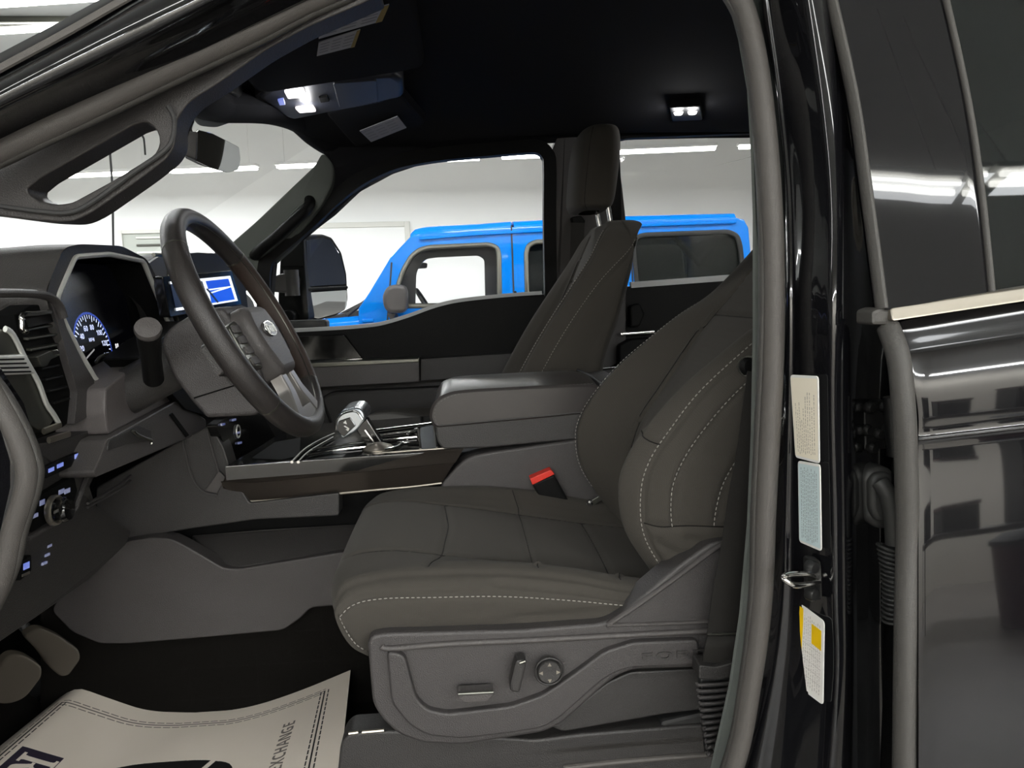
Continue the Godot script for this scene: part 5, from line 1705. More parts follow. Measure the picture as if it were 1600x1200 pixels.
# columns of a seat back, round from the inboard edge of its rear: lateral share, which of the row's values, offset
func back_rows(spec: Array, zc: float, half: float) -> Array:
	var rows := []
	for r in spec:
		var ins: float = r[1]
		var cr_: float = r[2]
		var rear: float = r[3]
		var s: float = r[4]
		var c := [[0.0, ins], [0.30, ins], [0.54, ins - 0.001], [0.66, lerpf(ins, cr_, 0.55)], [0.77, cr_], [0.86, cr_ + 0.008], [0.945, cr_ + 0.04], [1.0, cr_ + 0.085], [1.01, lerpf(cr_ + 0.085, rear, 0.5)], [0.97, rear - 0.02], [0.75, rear], [0.35, rear + 0.008], [0.0, rear + 0.01]]
		var q := PackedVector3Array()
		for k in c:
			q.append(Vector3(k[1], r[0], zc + half * s * k[0]))
		for i in range(c.size() - 2, 0, -1):
			q.append(Vector3(c[i][1], r[0], zc - half * s * c[i][0]))
		rows.append(q)
	# closing over the top
	var top: PackedVector3Array = rows[rows.size() - 1]
	var mid := Vector3.ZERO
	for p in top:
		mid += p / top.size()
	for k in [[0.80, 0.012], [0.45, 0.018], [0.02, 0.020]]:
		var q := PackedVector3Array()
		for p in top:
			q.append(Vector3(lerpf(mid.x, p.x, k[0]), p.y + k[1], lerpf(mid.z, p.z, 0.3 + 0.7 * k[0])))
		rows.append(q)
	return rows

func head_rest(o: Node3D, c: Vector3, tilt: float) -> void:
	# cushion on two chrome posts
	var g := []
	for r in [[-0.105, 0.4, 0.5], [-0.10, 0.75, 0.86], [-0.08, 0.95, 0.96], [-0.02, 1.0, 1.0], [0.05, 1.0, 0.98], [0.10, 0.88, 0.90], [0.118, 0.6, 0.74], [0.124, 0.1, 0.2]]:
		var q := PackedVector3Array()
		for p in [[-0.055, 0.0], [-0.052, 0.07], [-0.035, 0.115], [0.0, 0.128], [0.035, 0.118], [0.05, 0.07], [0.052, 0.0], [0.05, -0.07], [0.035, -0.118], [0.0, -0.128], [-0.035, -0.115], [-0.052, -0.07]]:
			q.append(c + Vector3(p[0] * 1.15 * r[1] + r[0] * tilt, r[0], p[1] * r[2]))
		g.append(q)
	var hr := shell("head_rest", g, true, 6, [[[[0.4, 2.1], [2.0, 2.1], [4.0, 2.1], [5.5, 2.1]], 0.003, 0.0], [[[0.4, 9.9], [2.0, 9.9], [4.0, 9.9], [5.5, 9.9]], 0.003, 0.0]], M.fabric, o, M.thread)
	for s in [-1, 1]:
		obj("post", Geo.new().tube(PackedVector3Array([c + Vector3(0.022, -0.07, 0.08 * s), c + Vector3(0.045, -0.21, 0.08 * s)]), 0.0065, 12), M.rod, hr)
		obj("post_collar", Geo.new().lathe(Transform3D(Basis(), c + Vector3(0.041, -0.172, 0.08 * s)), [[0.008, 0.012], [0.014, 0.008], [0.016, -0.006]], 14), M.plastic_black, hr)

func cushion_rows(x0: float, y0: float, zc: float) -> Array:
	# stations along the cushion: x, insert height, crest height, bottom of the side
	var spec := [[-0.150, 0.765, 0.765, 0.755, 0.90], [-0.196, 0.800, 0.800, 0.765, 0.95], [-0.216, 0.855, 0.852, 0.780, 0.99], [-0.196, 0.898, 0.893, 0.785, 1.0], [-0.13, 0.908, 0.906, 0.79, 1.0], [-0.05, 0.897, 0.908, 0.79, 1.0], [0.05, 0.880, 0.904, 0.79, 1.0], [0.15, 0.861, 0.890, 0.79, 1.0], [0.25, 0.842, 0.868, 0.795, 1.0], [0.37, 0.825, 0.845, 0.80, 0.97]]
	var rows := []
	for i in spec.size():
		var r: Array = spec[i]
		var cr_: float = r[2]
		var ins: float = r[1]
		var nose := 1.0 if i < 3 else 0.0
		var c := [[0.95, r[3], 0.02], [1.03, lerpf(r[3], cr_, 0.35), 0.014], [1.045, lerpf(r[3], cr_, 0.68), 0.010], [1.01, cr_ - 0.016, 0.008], [0.93, cr_ - 0.001, 0.006], [0.84, cr_ + 0.001, 0.003], [0.70, lerpf(ins, cr_, 0.45), 0.0], [0.555, ins, 0.0], [0.30, ins + 0.002, 0.0], [0.0, ins + 0.003, 0.0]]
		var q := PackedVector3Array()
		for s in [1, -1]:
			for k in (c.size() if s == 1 else c.size() - 1):
				var e: Array = c[k] if s == 1 else c[c.size() - 2 - k]
				var yy: float = e[1]
				if i < 3:
					yy = lerpf(e[1], r[1], 0.8) if e[1] < r[1] else e[1]
				q.append(Vector3(x0 + r[0] + e[2] * (2.2 * nose + (1.6 if i == 3 else 0.0)), y0 + yy, zc + 0.258 * s * e[0] * r[4]))
		rows.append(q)
	return rows

func passenger_seat() -> void:
	var o := thing("front_passenger_seat", "dark grey cloth seat beyond the console, head rest raised on chrome posts", "car seat")
	var spec := [[0.90, 0.10, 0.06, 0.30, 0.97], [1.0, 0.14, 0.10, 0.335, 1.0], [1.08, 0.205, 0.14, 0.37, 1.0], [1.16, 0.25, 0.185, 0.39, 1.0], [1.24, 0.295, 0.235, 0.42, 1.0], [1.32, 0.335, 0.29, 0.445, 0.98], [1.40, 0.37, 0.345, 0.465, 0.93], [1.46, 0.395, 0.38, 0.468, 0.82], [1.485, 0.405, 0.40, 0.462, 0.72]]
	var rows := back_rows(spec, -0.40, 0.25)
	# seams on the side that faces the console: column 5 to 8
	var seams := [
		[[[0.3, 4.6], [2, 4.6], [4, 4.6], [6, 4.6], [7.6, 4.5]], 0.004, 0.004],
		[[[0.3, 6.4], [2, 6.4], [4, 6.4], [5.4, 6.6], [6.4, 7.4], [6.8, 8.4]], 0.004, 0.004],
		[[[0.5, 2.0], [2, 2.0], [4, 2.0], [6, 2.0], [7.4, 1.9]], 0.004, 0.0],
		[[[0.5, 22.0], [2, 22.0], [4, 22.0], [6, 22.0], [7.4, 22.1]], 0.004, 0.0],
		[[[0.3, 19.4], [2, 19.4], [4, 19.4], [6, 19.4], [7.6, 19.5]], 0.004, 0.004],
		[[[5.3, -2], [5.3, -1], [5.3, 0], [5.3, 1], [5.3, 2]], 0.004, 0.0]]
	shell("backrest", rows, true, 12, seams, M.fabric, o, M.thread)
	head_rest(o, Vector3(0.392, 1.64, -0.40), 0.12)
	var cu := cushion_rows(-0.10, 0.05, -0.40)
	shell("cushion", cu, false, 6, [[[[3.2, 7], [5, 7], [7, 7], [9, 7]], 0.004, 0.0], [[[3.2, 11], [5, 11], [7, 11], [9, 11]], 0.004, 0.0]], M.fabric, o, M.thread)
	obj("seat_base", box(Geo.new(), Vector3(-0.22, 0.45, -0.63), Vector3(0.35, 0.84, -0.17), 0.03), M.plastic_dark, o)

func driver_seat() -> void:
	var o := thing("driver_seat", "dark grey cloth driver's seat with pale stitching, nearest the open doorway", "car seat")
	var zc := 0.40
	var spec := [[0.80, 0.335, 0.335, 0.46, 0.96], [0.86, 0.332, 0.300, 0.47, 0.98], [0.94, 0.330, 0.252, 0.48, 1.0], [1.01, 0.345, 0.242, 0.49, 1.0], [1.06, 0.365, 0.256, 0.51, 1.0], [1.11, 0.40, 0.290, 0.53, 1.0], [1.16, 0.435, 0.335, 0.56, 1.0], [1.21, 0.47, 0.395, 0.585, 1.0], [1.26, 0.51, 0.46, 0.61, 1.0], [1.31, 0.555, 0.535, 0.645, 0.98], [1.40, 0.625, 0.62, 0.71, 0.92], [1.46, 0.665, 0.665, 0.74, 0.80], [1.49, 0.685, 0.685, 0.745, 0.66]]
	var rows := back_rows(spec, zc, 0.265)
	var seams := [
		[[[0.8, 5.5], [2, 5.6], [3, 5.7], [4, 5.7], [5, 5.7], [6, 5.6], [7, 5.5], [8.5, 5.4], [10, 5.3], [11.5, 5.2]], 0.004, 0.004],
		[[[2.3, 6.7], [3, 6.75], [4, 6.8], [5, 6.8], [6, 6.8], [7, 6.8], [9, 6.8]], 0.005, 0.004],
		[[[2.3, 7.6], [3, 7.7], [4, 7.8], [5, 7.9], [6, 8.2]], 0.005, 0.004],
		[[[2.3, 5.6], [2.25, 6.2], [2.3, 7.0], [2.25, 7.8], [2.2, 8.4]], 0.004, 0.0],
		[[[1.5, 19.7], [3, 19.7], [4, 19.7], [5, 19.7], [6, 19.6], [7, 19.5], [8, 19.3], [9.5, 19.0]], 0.004, 0.004],
		[[[0.6, 2.0], [3, 2.0], [5, 2.0], [7, 2.0], [9, 2.0], [11, 2.0]], 0.005, 0.0],
		[[[0.6, 22.0], [3, 22.0], [5, 22.0], [7, 22.0], [9, 22.0], [11, 22.0]], 0.005, 0.0],
		[[[5.05, 2.0], [4.9, 3.0], [4.75, 4.0], [4.6, 4.9], [4.5, 5.6]], 0.003, 0.0],
		[[[8.1, -2], [8.1, -1], [8.1, 0], [8.1, 1], [8.1, 2], [8.0, 3.5], [7.9, 5.0]], 0.005, 0.0]]
	var folds := [[[[1.9, 5.9], [1.7, 6.4], [1.75, 7.2]], 0.004, 0.0, 0.008], [[[1.4, 6.0], [1.3, 6.8], [1.5, 7.6]], -0.004, 0.0, 0.009], [[[2.0, 7.0], [1.8, 7.6], [1.75, 8.2]], 0.006, 0.0, 0.009]]
	shell("backrest", rows, true, 16, seams, M.fabric, o, M.thread, folds)
	head_rest(o, Vector3(0.73, 1.64, zc), 0.25)
	# cushion
	var cu := cushion_rows(0.0, 0.0, zc)
	seams = [
		[[[0.8, 1.5], [1.7, 1.7], [2.5, 1.95], [3.05, 2.35], [3.5, 2.5], [4, 2.45], [5, 2.3], [6, 2.25], [7, 2.2], [8, 2.2], [8.6, 2.0]], 0.0035, -0.004],
		[[[2.6, 3.2], [3.0, 3.5], [4, 3.6], [5, 3.6], [6, 3.6], [7, 3.6], [8.2, 3.5]], 0.0022, 0.0, 0.006],
		[[[3.0, 7.0], [5, 7.0], [7, 7.0], [9, 7.0]], 0.004, 0.0],
		[[[3.0, 11.0], [5, 11.0], [7, 11.0], [9, 11.0]], 0.004, 0.0],
		[[[4.9, 4.6], [4.95, 5.5], [5.1, 7], [5.15, 8], [5.2, 9], [5.15, 10], [5.1, 11]], 0.004, 0.0],
		[[[6.6, 4.6], [6.6, 5.5], [6.6, 7], [6.6, 9], [6.6, 11], [6.5, 13]], 0.004, 0.0],
		[[[7.9, 4.6], [7.9, 5.5], [7.9, 7], [7.9, 9], [7.9, 11]], 0.004, 0.0]]
	folds = [[[[8.6, 2.8], [7.8, 2.7], [6.8, 2.75], [6.0, 2.9]], 0.004, 0.0, 0.009], [[[8.6, 1.9], [7.9, 1.6], [7.0, 1.25], [6.2, 1.1]], 0.004, 0.0, 0.010], [[[8.6, 1.5], [8.0, 1.2], [7.4, 0.8]], 0.004, 0.0, 0.009], [[[8.5, 3.2], [7.9, 3.05], [7.2, 3.0]], 0.003, 0.0, 0.007]]
	shell("cushion", cu, false, 18, seams, M.fabric, o, M.thread, folds)
	# side shield with the seat switches
	var z := 0.685
	var body := pz(z, [[574, 1006], [580, 994], [600, 990], [820, 984], [940, 974], [960, 966], [1000, 935], [1060, 884], [1110, 849], [1128, 845], [1190, 842], [1190, 1046], [1090, 1044], [990, 1047], [966, 1056], [944, 1072], [880, 1130], [850, 1145], [800, 1153], [720, 1165], [660, 1162], [622, 1148], [598, 1126], [582, 1100]])
	var sh := obj("side_shield", slab(rounded(body, 0.012, 4), Vector3(0, 0, -0.05), 0.010, [], 4), M.plastic, o)
	obj("shield_rib", Geo.new().sweep(cr(pz(z + 0.001, [[596, 1009], [612, 1013], [700, 1006], [850, 999], [960, 993], [1100, 986], [1190, 981]]), 4), ell(0.0045, 0.005, 10), Vector3.BACK), M.plastic_light, sh)
	obj("shield_rib", Geo.new().sweep(cr(pz(z, [[948, 976], [955, 972], [1000, 942], [1060, 899], [1115, 858], [1128, 852]]), 4), ell(0.004, 0.005, 10), Vector3.BACK), M.plastic_light, sh)
	obj("shield_rib", Geo.new().sweep(cr(pz(z, [[950, 976], [1000, 975], [1060, 973], [1110, 971]]), 4), ell(0.003, 0.004, 10), Vector3.BACK), M.plastic_light, sh)
	# raised band along its swept lower edge
	var band := pz(z + 0.012, [[1092, 1000], [990, 1004], [945, 1018], [905, 1048], [850, 1086], [800, 1104], [700, 1116], [668, 1110], [650, 1092], [632, 1024], [604, 1018], [612, 1100], [640, 1134], [668, 1150], [720, 1155], [800, 1146], [848, 1138], [874, 1123], [938, 1066], [960, 1052], [985, 1044], [1092, 1039]])
	obj("shield_band", slab(rounded(band, 0.010, 4), Vector3(0, 0, -0.018), 0.007, [], 4), M.plastic, sh)
	var sw := obj("tilt_switch", slab(rounded(pz(z + 0.030, [[714, 1083], [772, 1080], [772, 1086], [762, 1097], [726, 1099], [716, 1092]]), 0.003), Vector3(0, 0, -0.02), 0.004), M.plastic_light, sh)
	obj("switch_ridge", Geo.new().sweep(pz(z + 0.031, [[716, 1084], [771, 1081]]), ell(0.0022, 0.0028, 8), Vector3.BACK), M.satin_dark, sh)
	obj("recline_switch", slab(rounded(pz(z + 0.030, [[806, 1032], [822, 1030], [822, 1040], [812, 1084], [798, 1082], [796, 1072]]), 0.004), Vector3(0, 0, -0.02), 0.004), M.plastic_dark, sh)
	obj("switch_tip", Geo.new().sweep(pz(z + 0.0305, [[812, 1036], [821, 1033]]), ell(0.0022, 0.002, 8), Vector3.BACK), M.satin_dark, sh)
	var c := U(858, 1048, z + 0.016)
	var bz := Basis(Vector3.RIGHT, PI / 2)
	obj("lumbar_pad", Geo.new().lathe(Transform3D(bz, c), [[0.001, 0.005], [0.016, 0.006], [0.0175, 0.004], [0.0175, -0.003]], 32), M.plastic_dark, sh)
	obj("pad_ring", Geo.new().sweep(circle(c + Vector3(0, 0, 0.001), 0.0205, Vector3.BACK, 32), ell(0.0018, 0.003, 8), Vector3.BACK, true), M.plastic_dark, sh)
	for k in 4:
		var a := k * PI / 2
		var d := Vector3(cos(a), sin(a), 0)
		var t := Vector3(-sin(a), cos(a), 0)
		obj("pad_arrow", slab(PackedVector3Array([c + d * 0.0155 + Vector3(0, 0, 0.0068), c + d * 0.010 + t * 0.003 + Vector3(0, 0, 0.0068), c + d * 0.010 - t * 0.003 + Vector3(0, 0, 0.0068)]), Vector3(0, 0, -0.001), 0.0002), M.satin, sh)
	var lx := Transform3D(Basis(Vector3.BACK, 0.02).scaled(Vector3(2.6, 1, 1)), U(1054, 1023, z + 0.0122))
	lettering("shield_lettering", "FORD", 0.0115, 0.003, lx, M.plastic_mid, sh)
	# lower frame and rail covers
	obj("frame_cover", slab(rounded(pz(0.665, [[860, 1136], [950, 1066], [985, 1050], [1110, 1044], [1110, 1108], [1040, 1116], [880, 1144]]), 0.008), Vector3(0, 0, -0.04), 0.006), M.plastic_dark, o)
	obj("seat_base", box(Geo.new(), Vector3(-0.12, 0.55, 0.17), Vector3(0.36, 0.80, 0.63), 0.02), M.plastic_black, o)
	obj("frame_bracket", slab(rounded(pz(0.655, [[1030, 1128], [1110, 1110], [1120, 1180], [1050, 1190]]), 0.01), Vector3(0, 0, -0.04), 0.006), M.dark, o)
	obj("rail_cover", slab(rounded(pz(0.66, [[524, 1240], [532, 1162], [546, 1146], [610, 1142], [840, 1156], [900, 1148], [1120, 1130], [1120, 1240]]), 0.01), Vector3(0, 0, -0.05), 0.008, [], 3), M.plastic_dark, o)
	for q in [[545, 1146, 560, 1144], [566, 1144, 600, 1141]]:
		obj("cover_slot", Geo.new().sweep(pz(0.664, [[q[0], q[1]], [q[2], q[3]]]), ell(0.003, 0.003, 8), Vector3.BACK), M.satin, o)
	obj("rail_lip", Geo.new().sweep(cr(pz(0.74, [[880, 1200], [950, 1192], [1040, 1184], [1130, 1178]]), 4), ell(0.004, 0.004, 8), Vector3.BACK), M.rubber, o)


# ---------------------------------------------------------------- seat belt and buckle
func belt() -> void:
	var o := thing("seat_belt", "black webbing seat belt running down beside the driver's seat to its ribbed boot", "seat belt")
	var z := 0.735
	var l := [[1168, 580], [1160, 640], [1150, 715], [1138, 777], [1128, 846], [1114, 925], [1105, 990]]
	var r := [[1214, 585], [1208, 645], [1200, 718], [1186, 780], [1172, 848], [1160, 925], [1152, 990]]
	var a := PackedVector3Array()
	var m1 := PackedVector3Array()
	var b := PackedVector3Array()
	for i in 7:
		a.append(U(l[i][0], l[i][1], z + 0.004))
		b.append(U(r[i][0], r[i][1], z - 0.004))
		m1.append((a[i] + b[i]) / 2 + Vector3(0, 0, 0.0015))
	obj("webbing", net([a, m1, b], 5, Vector3(0, 0, -0.0016)), M.webbing, o)
	obj("webbing_hem", Geo.new().sweep(pz(z + 0.003, [[1105, 991], [1152, 990]]), ell(0.0018, 0.002, 8), Vector3.BACK), M.satin_dark, o)
	obj("webbing_loop", net([pz(z, [[1106, 993], [1128, 993], [1151, 992]]), pz(z + 0.008, [[1102, 1010], [1126, 1012], [1150, 1008]]), pz(z, [[1098, 1034], [1122, 1040], [1145, 1034]])], 5, Vector3(0, 0, -0.003)), M.webbing, o)
	obj("anchor_clip", slab(rounded(pz(z + 0.012, [[1092, 1039], [1120, 1042], [1148, 1034], [1148, 1058], [1120, 1064], [1092, 1062]]), 0.004), Vector3(0, 0, -0.03), 0.005), M.plastic_dark, o)
	for i in 12:
		var t := i / 11.0
		var y := 1069.0 + 108.0 * t
		var x0 := lerpf(1091, 1104, t)
		var x1 := lerpf(1147, 1112, pow(t, 1.15))
		obj("boot_rib", Geo.new().sweep(cr(pz(z, [[x0, y, z - 0.006], [x0 + 2, y + 1, z + 0.010], [(x0 + x1) / 2, y, z + 0.014], [x1 - 1, y - 3, z + 0.008], [x1, y - 4, z - 0.008]]), 3), ell(0.0026, 0.004, 8), Vector3(0, 0.3, 1)), M.plastic, o)
	obj("boot_core", slab(pz(z + 0.004, [[1094, 1060], [1146, 1056], [1138, 1110], [1112, 1178], [1104, 1180], [1098, 1120]]), Vector3(0, 0, -0.012), 0.003), M.dark, o)
	o = thing("belt_buckle", "seat belt buckle with a red button standing between driver's seat and console", "belt buckle")
	obj("buckle_body", slab(rounded(pz(0.19, [[831, 757], [866, 742], [889, 783], [872, 800], [852, 796], [842, 775]]), 0.004), Vector3(0, 0, -0.026), 0.004), M.plastic_black, o)
	obj("release_button", slab(rounded(pz(0.191, [[828, 748], [861, 734], [867, 741], [832, 758]]), 0.002), Vector3(0, 0, -0.028), 0.003), M.red, o)
	o = thing("belt_anchor", "bright metal belt anchor at the rear inner corner of the driver's seat", "belt anchor")
	obj("anchor_strap", slab(pz(0.195, [[905, 795], [936, 775], [942, 780], [916, 799]]), Vector3(0, 0, -0.004), 0.001), M.satin_dark, o)
	obj("anchor_bolt", Geo.new().lathe(Transform3D(Basis(Vector3.RIGHT, PI / 2), U(922, 786, 0.197)), [[0.001, 0.005], [0.006, 0.004], [0.007, 0.0]], 12), M.rod, o)
	o = thing("belt_stop", "small oval black belt stop at the edge of the driver's backrest by the pillar", "belt stop")
	obj("stop_body", Geo.new().lathe(Transform3D(Basis(Vector3(1, 0, -0.3).normalized(), PI / 2), U(1169, 572, 0.72)), [[0.001, 0.006], [0.010, 0.005], [0.014, 0.0], [0.012, -0.004]], 20), M.plastic_black, o)
	obj("stop_rim", Geo.new().sweep(circle(U(1169, 572, 0.722), 0.0135, Vector3(-0.3, 0, 1), 20), ell(0.0015, 0.0015, 6), Vector3.BACK, true), M.satin_dark, o)


# ---------------------------------------------------------------- things on the driver's pillar
func pillar_things() -> void:
	for k in [
		["sticker_white", [[1239, 585, 0.866], [1283, 587, 0.914], [1285, 724, 0.914], [1247, 714, 0.870]], "cream certification label with faint grey print, topmost of the three on the pillar", 0],
		["sticker_blue", [[1251, 719, 0.872], [1286, 725, 0.914], [1288, 861, 0.914], [1253, 846, 0.872]], "bluish white label of fine print, in the middle of the pillar", 1],
		["sticker_yellow", [[1253, 941, 0.872], [1292, 970, 0.914], [1290, 1101, 0.913], [1246, 1068, 0.868]], "white tyre label with yellow side stripe and yellow square, lowest on the pillar", 2]]:
		var q := pz(0, k[1])
		var nm := newell(q)
		if nm.z < 0:
			nm = -nm
		q = shift(q, nm * 0.004)
		var o := thing("pillar_label", k[2], "label", "labels on the driver's pillar")
		obj("label_card", slab(rounded(q, 0.005), -nm * 0.001, 0.0002), M.white_card, o)
		var f := PackedVector3Array()
		var c := (q[0] + q[1] + q[2] + q[3]) / 4
		for p in q:
			f.append(c + (p - c) * 0.94 + nm * 0.0004)
		sheet("label_print", [PackedVector3Array([f[0], f[1]]), PackedVector3Array([f[3], f[2]])], label_material(k[3]), o)
	var o := thing("door_striker", "chrome door striker loop bolted to the pillar between two labels", "striker")
	obj("striker_plate", slab(rounded(pz(0.90, [[1262, 872], [1284, 876, 0.915], [1286, 940, 0.915], [1264, 936]]), 0.006), Vector3(0, 0, -0.012), 0.003), M.satin_black, o)
	obj("striker_loop", Geo.new().tube(cr(pz(0.91, [[1280, 902, 0.905], [1262, 897, 0.915], [1232, 898, 0.93], [1226, 904, 0.935], [1240, 914, 0.935], [1262, 913, 0.925], [1280, 909, 0.91]]), 5), 0.0036, 10), M.chrome, o)
	for y in [886, 928]:
		obj("striker_bolt", Geo.new().lathe(Transform3D(Basis(Vector3(1, 0, -0.4).normalized(), PI / 2), U(1268, y, 0.912)), [[0.001, 0.006], [0.006, 0.006], [0.0085, 0.002], [0.0085, -0.004]], 14), M.satin_black, o)
	o = thing("bolted_hinge", "black bolted upper hinge in the gap ahead of the rear door", "hinge")
	obj("hinge_leaf", slab(rounded(pz(0.85, [[1346, 632], [1392, 626], [1398, 700], [1350, 706]]), 0.006), Vector3(0, 0, -0.02), 0.004), M.satin_black, o)
	obj("hinge_knuckle", Geo.new().tube(pz(0.88, [[1392, 620], [1398, 712]]), 0.009, 14), M.satin_black, o)
	for q in [[1358, 637], [1380, 634], [1354, 672], [1372, 678], [1386, 668], [1362, 700]]:
		obj("hinge_bolt", Geo.new().lathe(Transform3D(Basis(Vector3(1, 0, -0.2).normalized(), PI / 2), U(q[0], q[1], 0.852)), [[0.001, 0.007], [0.005, 0.007], [0.0075, 0.003], [0.0075, -0.002]], 12), M.satin_black, o)
	o = thing("wiring_boot", "ribbed grey rubber wiring boot with oval grommet, in the gap ahead of rear door", "wiring boot")
	obj("grommet", slab(rounded(pz(0.865, [[1350, 748], [1358, 734], [1376, 729], [1398, 734], [1402, 760], [1400, 810], [1390, 828], [1372, 828], [1356, 815]]), 0.012), Vector3(0, 0, -0.03), 0.008, [], 3), M.rubber_grey, o)
	obj("grommet_ring", slab(rounded(pz(0.873, [[1360, 752], [1370, 740], [1388, 738], [1398, 745], [1398, 805], [1386, 818], [1370, 815], [1362, 800]]), 0.01), Vector3(0, 0, -0.02), 0.006, [], 3), M.rubber_grey, o)
	obj("boot_neck", Geo.new().tube(cr(pz(0.89, [[1374, 752, 0.885], [1386, 770, 0.892], [1394, 800, 0.895], [1397, 850, 0.895]]), 4), 0.010, 14), M.rubber_grey, o)
	for i in 17:
		var t := i / 16.0
		var p := U(1390 + 7 * sin(t * 3.0) - 4 * t + 8 * t * t, 856 + 112 * t, 0.893)
		obj("boot_ring", Geo.new().sweep(circle(p, 0.0135 - 0.002 * t, Vector3(0.25 - 0.4 * t, 1, 0), 16), ell(0.0024, 0.0018, 6), Vector3.UP, true), M.rubber_grey, o)
	obj("boot_core", Geo.new().tube(pz(0.893, [[1391, 852], [1395, 900], [1398, 972]]), 0.010, 12), M.dark, o)

func label_material(k: int) -> StandardMaterial3D:
	var w := 160
	var h := 512
	var im := Image.create(w, h, false, Image.FORMAT_RGB8)
	im.fill([Color(0.93, 0.90, 0.83), Color(0.80, 0.87, 0.88), Color(0.90, 0.89, 0.87)][k])
	var rng := RandomNumberGenerator.new()
	rng.seed = 11 + k
	var ink: Color = [Color(0.66, 0.63, 0.57), Color(0.50, 0.56, 0.57), Color(0.70, 0.68, 0.66)][k]
	# fine print runs along the label, in columns
	var x := 20
	while x < w - 14:
		var y := 14 + rng.randi_range(0, 40)
		if k == 0:
			y = 130 + rng.randi_range(0, 150) - (60 if x > 80 else 0)
		while y < h - 30:
			var n := rng.randi_range(4, 22)
			im.fill_rect(Rect2i(x, y, 4, n), ink)
			y += n + rng.randi_range(4, 9)
		x += 13
	if k == 2:
		im.fill_rect(Rect2i(0, 0, 26, h - 60), Color(0.93, 0.76, 0.02))
		im.fill_rect(Rect2i(84, 56, 66, 130), Color(0.92, 0.75, 0.02))
		for i in 5:
			im.fill_rect(Rect2i(36, 210 + i * 52, 112, 3), ink)
		for y in 48:
			for xx in 48:
				var d := Vector2(xx - 24, y - 24).length()
				if d < 23:
					im.set_pixel(xx + 2, h - 54 + y, Color(0.06, 0.06, 0.06) if y < 22 and d > 9 else Color(0.9, 0.9, 0.9))
	return printed("label_print_%d" % k, im, 0.5)


# ---------------------------------------------------------------- footwell
func footwell() -> void:
	tag(obj("carpet", box(Geo.new(), Vector3(-1.2, 0.405, 0.10), Vector3(0.6, 0.43, 0.82), 0.006), M.carpet), "black carpet of the driver's footwell", "carpet", "", "")
	tag(obj("toe_board", slab(PackedVector3Array([Vector3(-1.24, 0.72, 0.12), Vector3(-0.92, 0.43, 0.12), Vector3(-0.92, 0.43, 0.80), Vector3(-1.24, 0.72, 0.80)]), Vector3(-0.03, -0.03, 0), 0.004), M.carpet), "black carpeted toe board sloping up behind the pedals", "carpet")
	for k in [["brake", [[-10, 1052], [14, 1022], [40, 1024], [66, 1042], [66, 1058], [40, 1092], [12, 1102], [-16, 1096]], 0.36, "wide worn brake pedal pad, nearer the doorway"], ["accelerator", [[36, 994], [60, 980], [92, 993], [124, 1016], [127, 1030], [108, 1056], [96, 1058], [78, 1044], [62, 1020]], 0.27, "worn accelerator pedal pad, nearer the console"]]:
		var o := thing(k[0] + "_pedal", k[3], "pedal")
		var q := pz(k[2], k[1])
		for i in q.size():
			q[i] = eye + (q[i] - eye) * (1.0 + 0.10 * (q[i].y - q[0].y))
		obj("pedal_pad", slab(rounded(q, 0.014), Vector3(-0.014, 0.004, -0.012), 0.004, [], 3), M.pedal, o)
		var c := Vector3.ZERO
		for p in q:
			c += p / q.size()
		obj("pedal_arm", Geo.new().tube(cr(PackedVector3Array([c + Vector3(-0.02, 0, -0.02), c + Vector3(-0.08, 0.06, -0.03), c + Vector3(-0.16, 0.22, -0.03)]), 5), 0.010, 10), M.dark, o)
	# paper floor mat, its ends curling up
	var rows := []
	var far := cr(pz(0.165, [[-40, 1180, 0.30], [60, 1110, 0.20], [104, 1078], [128, 1074], [170, 1088], [230, 1107], [290, 1111], [340, 1110], [400, 1100], [470, 1077], [548, 1045]]), 4)
	var base := far[far.size() - 1]
	var ax := PackedVector3Array()
	var n := 40
	var xs := PackedFloat32Array()
	for i in n + 1:
		var x := lerpf(U(96, 1080, 0.165).x, base.x, float(i) / n)
		ax.append(Vector3(x, height_at(far, x), 0.165))
	for j in 16:
		var t := j / 15.0
		var r := PackedVector3Array()
		for i in n + 1:
			var s := float(i) / n
			var skew := t * lerpf(-0.10, 0.045, s)
			var p := ax[i] + Vector3(skew, -0.03 * t * (1.0 - s), 0.50 * t)
			if i < 3:
				p.y -= 0.012 * (3 - i) * 0.2 * (1.0 - t)
			p.y = maxf(p.y, 0.4315)
			r.append(p)
		rows.append(r)
	var pm := sheet("paper_mat", rows, paper_material())
	tag(pm, "white printed paper floor mat with a dashed border, curling up in the footwell", "paper mat")

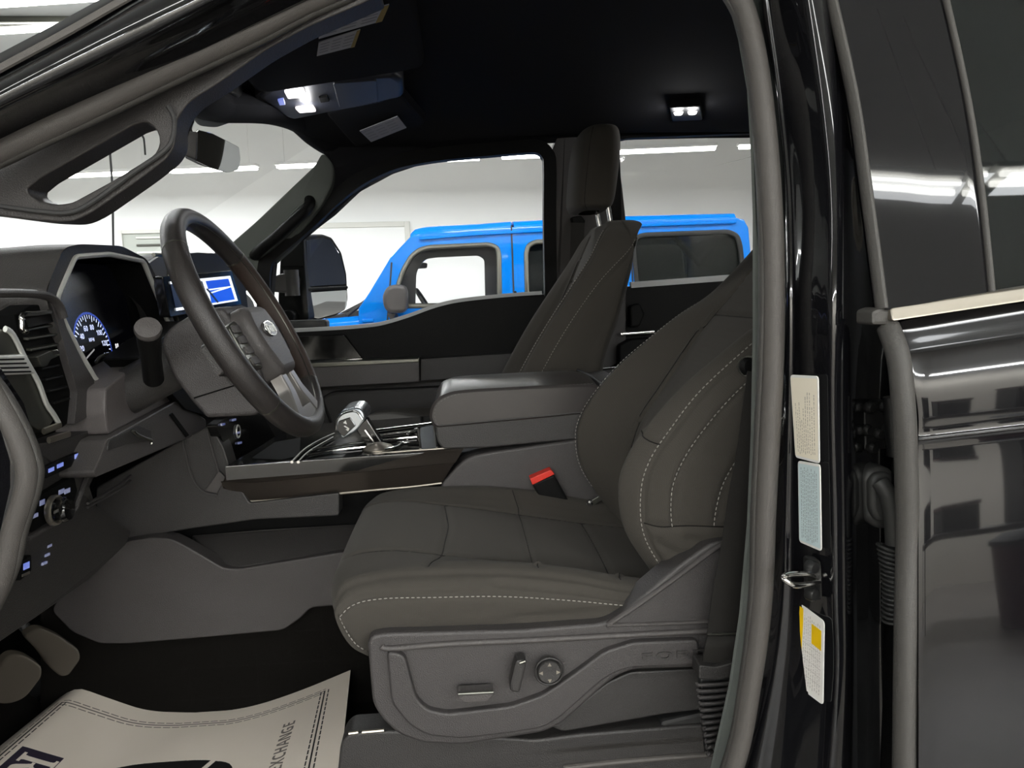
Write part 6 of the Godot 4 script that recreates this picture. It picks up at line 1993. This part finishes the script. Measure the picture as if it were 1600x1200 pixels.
func height_at(p: PackedVector3Array, x: float) -> float:
	for i in p.size() - 1:
		if (p[i].x - x) * (p[i + 1].x - x) <= 0 and absf(p[i + 1].x - p[i].x) > 1e-6:
			return lerpf(p[i].y, p[i + 1].y, (x - p[i].x) / (p[i + 1].x - p[i].x))
	return p[p.size() - 1].y

func paper_material() -> StandardMaterial3D:
	var w := 1024
	var h := 900
	var im := Image.create(w, h, false, Image.FORMAT_RGB8)
	im.fill(Color(0.90, 0.86, 0.81))
	var k := Color(0.12, 0.11, 0.11)
	var g := Color(0.45, 0.42, 0.40)
	# border: a firm line between two dashed ones
	var x0 := 62
	var x1 := 938
	var y0 := 92
	var y1 := 860
	for e in [[Vector2(x0, y0), Vector2(x1, y0), g], [Vector2(x0, y0), Vector2(x0, y1), k], [Vector2(x1, y0), Vector2(x1, y1), k]]:
		line(im, e[0], e[1], 5, e[2])
		var d: Vector2 = (e[1] - e[0]).normalized()
		var s := Vector2(-d.y, d.x)
		var L: float = e[0].distance_to(e[1])
		var t := 0.0
		while t < L:
			for o in [-13, 13]:
				line(im, e[0] + d * t + s * o, e[0] + d * minf(t + 20, L) + s * o, 4, e[2])
			t += 30
	# dark printed shape with a pale diagonal gap
	var shape := PackedVector2Array()
	for i in 40:
		var a := TAU * i / 40
		shape.append(Vector2(495 + 215 * signf(cos(a)) * pow(absf(cos(a)), 0.6), 480 + 165 * signf(sin(a)) * pow(absf(sin(a)), 0.7)))
	for y in range(300, 660):
		for x in range(270, 720):
			if Geometry2D.is_point_in_polygon(Vector2(x, y), shape) and absf((x - 600) + (y - 400) * 0.35) > 9:
				im.set_pixel(x, y, Color(0.02, 0.02, 0.02))
	# letters down the sides
	draw_text(im, "EXCHANGE", Vector2(838, 500), 40, g, -PI / 2)
	draw_text(im, "IS", Vector2(225, 430), 40, g, PI / 2)
	# boxed logo
	im.fill_rect(Rect2i(90, 330, 112, 112), Color(0.16, 0.13, 0.20))
	draw_text(im, "R", Vector2(150, 345), 92, Color(0.90, 0.86, 0.81), PI / 2, "Droid Serif")
	return printed("paper_print", im, 0.75)
